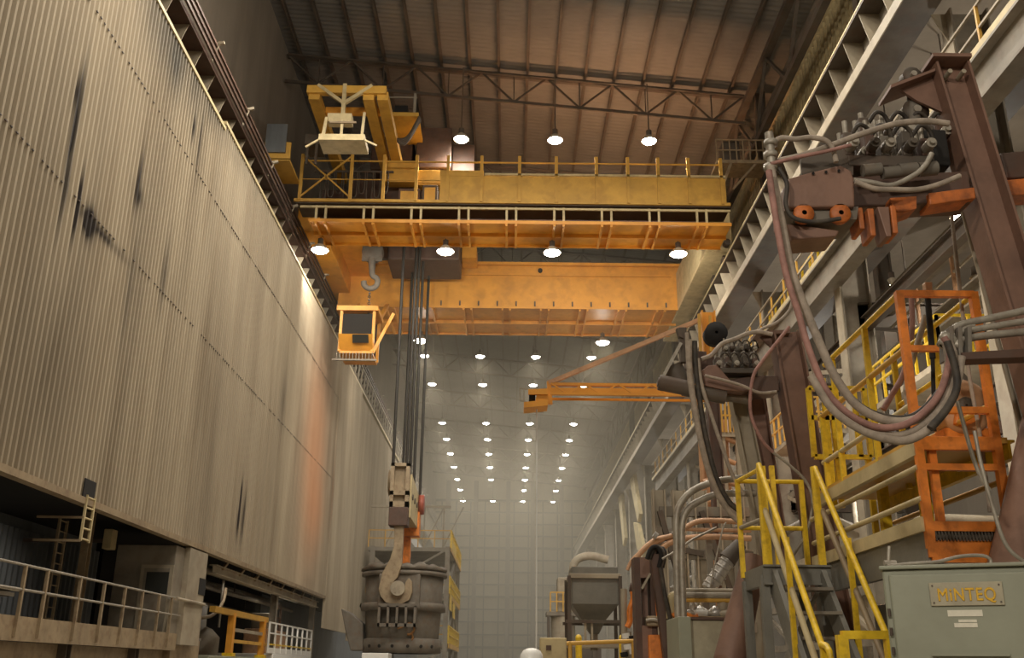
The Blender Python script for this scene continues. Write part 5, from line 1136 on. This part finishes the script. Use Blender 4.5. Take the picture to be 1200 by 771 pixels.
for z in (hr0, zd + .55): MB().cyl((LXW + .08, 8, z), (LXW + .08, yE, z), .028, n=8).build('handrail', M['galv'], dk)
# booth
bp = thing('booth_plinth', (-11.7, yE + 1.4, 0), 'brown plinth wall carrying the booth at the end of the service deck', 'plinth'); MB().box(-13.7, LXW - .1, yE + .02, yE + 2.8, 0, zd - .08).build('wall', M['hook'], bp); MB().box(-13.7, LXW - .06, yE + .02, yE + 2.8, zd - .08, zd).build('slab', M['concrete'], bp)
bt = thing('control_booth', (-10.3, 31, zd), 'cream and grey metal booth with a door standing on the service deck', 'booth')
yb0 = at(212, 638, X=LXW + .1).y; yb1 = at(243, 640, X=LXW + .1).y; zb1 = at(212, 639, X=LXW + .1).z
xb0, xb1 = LXW - 1.75, LXW + .12; zb0 = zd - .25
MB().box(xb0, xb1 - .13, yb0, yb1, zd + .0, zb1).build('shell', M['steel'], bt, bevel=.02)
MB().box(xb1 - .13, xb1 + .03, max(yb0 - .02, yE + .06), yb1 + .02, zb0, zb1 + .03).build('side_cladding', M['steel_b'], bt)
p, q = at(167, 660, Y=yb0), at(205, 660, Y=yb0); dz1 = at(190, 662, Y=yb0).z
dr_ = MB().box(p.x, q.x, yb0 - .05, yb0, zd, dz1).build('door_frame', M['steel_b'], bt)
d2 = MB().box(p.x + .1, q.x - .1, yb0 - .07, yb0 - .04, zd + .02, dz1 - .1).build('door', M['steel'], bt)
p, q = at(172, 670, Y=yb0 - .1), at(195, 696, Y=yb0 - .1); MB().box(p.x, q.x, yb0 - .085, yb0 - .065, q.z, p.z).build('door_window', M['glass'], d2)
MB().cyl((q.x + .1, yb0 - .07, zd + 1.0), (q.x + .1, yb0 - .13, zd + 1.0), .03, n=8).build('door_handle', M['chrome'], d2)
p, q = at(234, 677, X=xb1 + .03), at(239, 698, X=xb1 + .03); MB().box(xb1 + .02, xb1 + .05, p.y, q.y, q.z, p.z).build('slot_window', M['dark'], bt)
p, q = at(210, 702, X=xb1 + .08), at(240, 705, X=xb1 + .08); MB().cyl((xb1 + .08, p.y - .2, p.z), (xb1 + .08, q.y, p.z), .05, n=8).build('rub_bar', M['steel_b'], bt)
# ladder behind the deck, cage ladder at the opening
ld2 = thing('wall_ladder', at(62, 640, X=-12.0), 'dark steel ladder on the deck against the ribbed back wall', 'ladder')
p, q = at(52, 723, X=-11.6), at(66, 632, X=-11.6)
yl = p.y
for dy in (0, .45): MB().bar((-11.6, yl + dy, zd), (-11.6, yl + dy, 5.2), .06).build('stile', M['hook'], ld2)
for k in range(10): MB().cyl((-11.6, yl, zd + .25 + .27 * k), (-11.6, yl + .45, zd + .25 + .27 * k), .018, n=6).build('rung', M['hook'], ld2)
cl = thing('access_ladder', at(97, 610, X=-9.6), 'short pale ladder hanging in the notch under the cladding edge', 'ladder')
p, q = at(96, 634, X=-9.58), at(103, 580, X=-9.58)
yq = (p.y + at(107, 600, X=-9.58).y) / 2
for y in (yq - .22, yq + .22): MB().bar((-9.58, y, p.z), (-9.58, y, q.z), .05).build('stile', M['cream'], cl)
for k in range(5): MB().cyl((-9.58, yq - .22, p.z + .05 + k * (q.z - p.z - .1) / 4), (-9.58, yq + .22, p.z + .05 + k * (q.z - p.z - .1) / 4), .022, n=6).build('rung', M['cream'], cl)
MB().bar((-9.58, yq - .22, p.z), (-10.6, yq - .3, p.z), .05).bar((-9.58, yq - .22, (p.z + q.z) / 2), (-10.6, yq - .3, (p.z + q.z) / 2), .05).build('stay', M['hook'], cl)
n_ = MB(); a_, b_ = at(100, 560, X=WX + .1), at(113, 592, X=WX + .1); n_.box(WX + .085, WX + .11, a_.y, a_.y + .62, 5.1, a_.z); n_.build('dark_notch', M['dark'], wl)
# wall column and parked things on the deck
cw = thing('deck_column', (-11.2, yl + 1.0, zd), 'dark column beside the ladder on the service deck', 'column')
MB().ib((-11.2, yl + .9, zd), (-11.2, yl + .9, 5.5), .22, .2, .02).build('shaft', M['hook'], cw); MB().box(-11.4, -11.0, yl + .7, yl + 1.1, zd, zd + .03).build('base_plate', M['steel_d'], cw)
tbk = thing('bench_plate', at(5, 690, X=-10.2), 'stacked pale plates on a trestle at the left picture edge', 'trestle')
p = at(6, 690, X=-10.2)
MB().box(-10.7, -9.95, p.y - 1.4, p.y + .15, p.z - .04, p.z + .03).build('top_plate', M['steel_b'], tbk); MB().box(-10.65, -9.98, p.y - 1.4, p.y - .02, p.z - .15, p.z - .08).build('lower_plate', M['steel'], tbk)
for y in (p.y - 1.2, p.y - .2): MB().bar((-10.3, y, zd), (-10.3, y, p.z - .04), .1).build('leg', M['steel_d'], tbk)
wbx = thing('wall_lamp_box', at(127, 632, X=-11.5), 'small cream box fixed high beside the dark doorway', 'box')
p = at(127, 632, X=-11.5); MB().box(-11.6, -11.35, p.y - .15, p.y + .25, p.z - .28, p.z + .28).build('box', M['cream'], wbx, bevel=.02); MB().box(-13.9, -11.5, p.y - .1, p.y, p.z - .1, p.z).build('arm', M['steel_d'], wbx)
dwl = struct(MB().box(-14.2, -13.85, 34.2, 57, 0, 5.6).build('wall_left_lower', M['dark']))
# interior past the booth: beams, pipes, yellow stand, white fence
rp2 = thing('pipe_rack', (-12, 45, 4.2), 'grey pipes hung side by side under the dark soffit past the booth', 'pipes')
for x, z, r in ((-11.2, 5.0, .12), (-11.9, 4.6, .1), (-12.6, 4.9, .15), (-13.2, 4.2, .1)):
    MB().cyl((x, 35, z), (x, 56, z), r, n=10).build('pipe', M['steel'], rp2)
    for y in (37, 44, 51): MB().bar((x, y, z), (x, y, 5.6), .04).build('hanger', M['steel_d'], rp2)
eg = thing('edge_girder', (-9.95, 44, 4.7), 'tan edge girder with short hangers under the cladding past the booth', 'girder')
MB().ib((-10.0, 34, 4.75), (-10.0, 53, 4.75), .3, .25, .03).build('girder', M['steel_b'], eg)
for k in range(8): MB().bar((-9.95, 35 + 2.3 * k, 4.85), (-9.95, 35.5 + 2.3 * k, 5.1), .1).build('hanger', M['hook'], eg)
for i, a in enumerate((322, 367)):
    y = at(a, 700, X=-10.2).y
    t = thing('recess_column', (-10.2, y, 0), ('slim steel column between the yellow stand and the white fence', 'steel column right of the white fence at the cladding corner')[i], 'column')
    MB().ib((-10.2, y, 0), (-10.2, y, 5.1), .28, .25, .03, up=(1, 0, 0)).build('shaft', M['steel'], t); MB().box(-10.45, -9.95, y - .25, y + .25, 0, .03).build('base_plate', M['steel_d'], t)
low = thing('machine_plinth', (-11.5, 44, 0), 'pale machine plinth under the yellow stand and fence', 'plinth')
MB().box(-13.5, -10.1, 35, 43.5, 0, 2.0).build('block', M['greyg'], low, bevel=.04); MB().box(-13.5, -9.95, 43.8, 52.3, 0, 2.2).build('block', M['white'], low, bevel=.04)
ys = thing('yellow_stand', (-10.3, 40, 2.0), 'yellow gantry stand with two legs on the plinth past the booth', 'stand')
y0_, y1_ = at(271, 735, X=-10.3).y, at(308, 735, X=-10.3).y; zt2 = at(290, 722, X=-10.3).z
MB().bar((-10.3, 35.5, zt2), (-10.3, y1_ + .5, zt2), .2, .2).build('top_beam', M['mustard'], ys)
for y in (y0_, y1_): MB().bar((-10.3, y, 2.0), (-10.3, y, zt2), .22, .3).build('leg', M['orange'], ys); MB().box(-10.5, -10.1, y - .2, y + .2, 2.0, 2.12).build('foot', YL, ys)
for z in (2.55, 2.95): MB().bar((-10.3, y0_, z), (-10.3, y1_ + (.9 if z < 2.6 else 0), z), .1, .12).build('crossbar', M['mustard' if z < 2.6 else 'steel_b'], ys)
fn = thing('white_fence', (-10.0, 47, 2.2), 'white tube safety fence on the pale plinth under the cladding corner', 'fence')
y0_, y1_ = at(316, 735, X=-9.98).y, 52.2
for k in range(9): MB().bar((-9.98, y0_ + (y1_ - y0_) * k / 8, 2.2), (-9.98, y0_ + (y1_ - y0_) * k / 8, 3.45), .07).build('post', M['white'], fn)
for z in (3.42, 3.0, 2.55): MB().bar((-9.98, y0_, z), (-9.98, y1_, z), .06).build('rail', M['white'] if z > 2.6 else YL, fn)
MB().box(-10.0, -9.96, y0_, y1_, 2.2, 2.42).build('toe_board', M['white'], fn)
rt = thing('robot_cart', (-11.4, 48.5, 2.2), 'pinkish machine with an upright frame behind the white fence', 'machine')
MB().box(-12, -10.9, 46.6, 50.6, 2.2, 3.3).build('body', M['hotpipe'], rt, bevel=.06); MB().box(-11.8, -11.0, 47, 48.2, 3.3, 4.0).build('housing', M['steel_b'], rt, bevel=.05)
MB().bar((-11.2, 49, 3.3), (-11.2, 49, 4.5), .1).bar((-11.2, 50.2, 3.3), (-11.2, 50.2, 4.4), .1).bar((-11.2, 49, 4.45), (-11.2, 50.2, 4.4), .1).bar((-11.2, 49, 3.9), (-11.2, 50.2, 3.9), .08).build('upright_frame', M['brown'], rt)
cm = thing('cable_reel_machine', (-12, 39, 2.0), 'grey swivel machine with a bent cable past the booth', 'machine')
MB().lathe((-12, 39.5, 2.0), [(.9, 0), (.9, .7), (.6, 1.0), (.35, 1.1), (.35, 1.9), (.01, 1.95)], 20).build('turret', M['steel'], cm)
MB().tube([(-11.3, 40.5, 4.6), (-11.3, 40.2, 4.0), (-11.4, 39.3, 3.5), (-11.6, 38, 3.35), (-11.9, 36.5, 3.3)], .07, 8, 5).build('cable', M['hook'], cm)
MB().cyl((-11.4, 40.4, 3.1), (-11.4, 40.4, 4.9), .05, n=8).build('stem', M['galv'], cm)
spot('recess_light', (-11, 47.5, 5.0), 160); spot('recess_light', (-11, 40, 5.0), 60)
tl_ = thing('strip_lamp', (-10.6, 48, 4.75), 'long pale strip lamp tray above the white fence', 'lamp')
MB().bar((-10.6, 45.5, 4.75), (-10.6, 51, 4.75), .14, .1).build('tray', M['white'], tl_)
for y in (46, 50.5): MB().bar((-10.6, y, 4.8), (-10.6, y, 5.6), .03).build('hanger', M['steel'], tl_)
# pale box below the ladle and far equipment by the far wall sheet
lbx = thing('ladle_car', (LX - .6, 46, 0), 'pale boxy car standing below the hanging ladle', 'ladle car')
p, q = at(424, 765, Y=44.5), at(455, 765, Y=44.5)
MB().box(p.x, q.x, 44.5, 46.0, .35, p.z).build('body', M['white'], lbx, bevel=.03)
MB().box(p.x - .3, -2.8, 44.8, 51, .3, .7).build('chassis', M['steel_d'], lbx, bevel=.03)
for x in (p.x + .2, -3.2):
    for y in (45.5, 50): MB().cyl((x - .1, y, .32), (x + .1, y, .32), .32, n=18).build('wheel', M['steel_d'], lbx)

# ================================================================ PERSON WITH THE HARD HAT
hx, hy = at(623, 765, Y=9.2).x, 9.2
ps = thing('person', (hx, hy, 0), 'person in a white hard hat standing at the bottom centre, seen from behind', 'person')
def skin_body(name, verts, edges, radii, mt, parent, sub=2):
    me = bpy.data.meshes.new(name); o = bpy.data.objects.new(name, me); COL.objects.link(o)
    me.from_pydata([tuple(V(v)) for v in verts], edges, []); me.materials.append(mt)
    o.parent = parent; WL[o] = WL[parent]
    md = o.modifiers.new('skin', 'SKIN'); md.use_smooth_shade = True
    for i, r in enumerate(radii):
        sv = me.skin_vertices[0].data[i]; sv.radius = (r, r * .85) if not isinstance(r, tuple) else r; sv.use_root = i == 0
    s2 = o.modifiers.new('subsurf', 'SUBSURF'); s2.levels = sub; s2.render_levels = sub
    return o
hz_ = at(623, 757, Y=9.2).z - .02          # top of the hat
H0 = hz_ - 1.83
vb = [(0, 0, .98), (0, .0, 1.15), (0, .01, 1.32), (0, 0, 1.46), (0, -.01, 1.54), (0, 0, 1.62), (0, 0, 1.70)]
ed = [(i, i + 1) for i in range(6)]; rd = [(.16, .12), (.15, .11), (.18, .12), (.13, .09), .06, .085, .08]
for s in (-1, 1):
    k = len(vb); vb += [(s * .1, 0, .90), (s * .1, -.01, .50), (s * .1, .02, .09), (s * .11, .14, .045)]; ed += [(0, k), (k, k + 1), (k + 1, k + 2), (k + 2, k + 3)]; rd += [.105, .07, .05, .045]
    k = len(vb); vb += [(s * .21, 0, 1.44), (s * .26, -.02, 1.15), (s * .27, .07, .90)]; ed += [(3, k), (k, k + 1), (k + 1, k + 2)]; rd += [.065, .05, .036]
body = skin_body('body', [(x, y, z + H0) for x, y, z in vb], ed, rd, M['cloth'], ps)
for s in (-1, 1):      # hands: palm with five fingers
    o_ = V((s * .27, .085, .86 + H0)); hv = [o_ + V((0, -.01, .05)), o_, o_ + V((0, .01, -.045))]; he = [(0, 1), (1, 2)]; hr = [.026, (.034, .02), (.036, .018)]
    for k, (dx, ln_) in enumerate(((-.027, .065), (-.009, .078), (.009, .074), (.026, .058))):
        b0 = len(hv); hv += [o_ + V((dx, .015, -.06)), o_ + V((dx, .025, -.06 - ln_ * .5)), o_ + V((dx, .01, -.06 - ln_))]; he += [(2, b0), (b0, b0 + 1), (b0 + 1, b0 + 2)]; hr += [.0095, .009, .008]
    b0 = len(hv); hv += [o_ + V((-s * .04, .03, -.02)), o_ + V((-s * .05, .045, -.06))]; he += [(1, b0), (b0, b0 + 1)]; hr += [.012, .009]
    skin_body('hand', hv, he, hr, M['skin'], ps, 1)
hc = V((hx * 0, 0, 1.665 + H0)) + V((hx, hy, 0))
hd_ = MB().lathe(hc, [(.001, -.13), (.05, -.125), (.068, -.08), (.076, -.02), (.078, .03), (.07, .08), (.04, .115), (.001, .125)], 20)
hd_.lathe(hc + V((0, .085, -.02)), [(.001, -.03), (.017, -.02), (.011, .03), (.001, .035)], 8)
for s in (-1, 1): hd_.lathe(hc + V((s * .08, 0, -.01)), [(.001, -.032), (.014, -.02), (.014, .02), (.001, .032)], 8)
hd_.build('head', M['skin'], ps)
fm = MB().box(hc.x - .025, hc.x + .025, hc.y + .068, hc.y + .076, hc.z - .075, hc.z - .065); fm.build('mouth', M['brown'], ps)
for s in (-1, 1): MB().lathe(hc + V((s * .03, .068, .01)), [(.001, -.01), (.012, 0), (.001, .01)], 8, (0, 1, 0)).build('eye', M['dark'], ps)
MB().lathe(hc + V((0, -.012, 0)), [(.079, -.07), (.084, 0), (.082, .05), (.06, .1), (.001, .12)], 20, a0=math.radians(150), a1=math.radians(390)).build('hair', M['brown_d'], ps)
ht = MB().lathe(hc + V((0, 0, .03)), [(.115, 0), (.118, .006), (.108, .012), (.106, .04), (.098, .085), (.075, .118), (.04, .134), (.001, .139)], 28)
ht.add([hc + V((.11 * math.cos(a), .11 * math.sin(a) + .002, .032)) for a in [math.radians(d) for d in range(30, 151, 10)]] + [hc + V((.125 * math.cos(a), .165 * math.sin(a), .02)) for a in [math.radians(d) for d in range(30, 151, 10)]], [(i, i + 1, 14 + i, 13 + i) for i in range(12)], True)
ht.build('hard_hat', M['white'], ps)
for v_ in (body,):
    pass
for s in (-1, 1): skin_body('boot', [(s * .1, .02, .14 + H0), (s * .1, .02, .07 + H0), (s * .105, .1, .05 + H0), (s * .11, .17, .04 + H0)], [(0, 1), (1, 2), (2, 3)], [.06, .065, .055, .045], M['boot'], ps, 1)
ps.location.z = 0

# ---------------------------------------------------------------- haze filling the hall
hz = MB().box(-11.9, 23.9, 44, 160.1, .02, 29.5).build('haze', M['dark'])
tag(hz, 'thin dusty haze hanging in the far hall', 'haze', kind='stuff')
hm = bpy.data.materials.new('haze'); hm.use_nodes = True; nt = hm.node_tree; nt.nodes.clear()
vs_ = nt.nodes.new('ShaderNodeVolumeScatter'); o_ = nt.nodes.new('ShaderNodeOutputMaterial')
vs_.inputs['Color'].default_value = (1, .88, .66, 1); vs_.inputs['Density'].default_value = .0065; vs_.inputs['Anisotropy'].default_value = 0
nt.links.new(vs_.outputs[0], o_.inputs['Volume'])
hz.data.materials.clear(); hz.data.materials.append(hm)
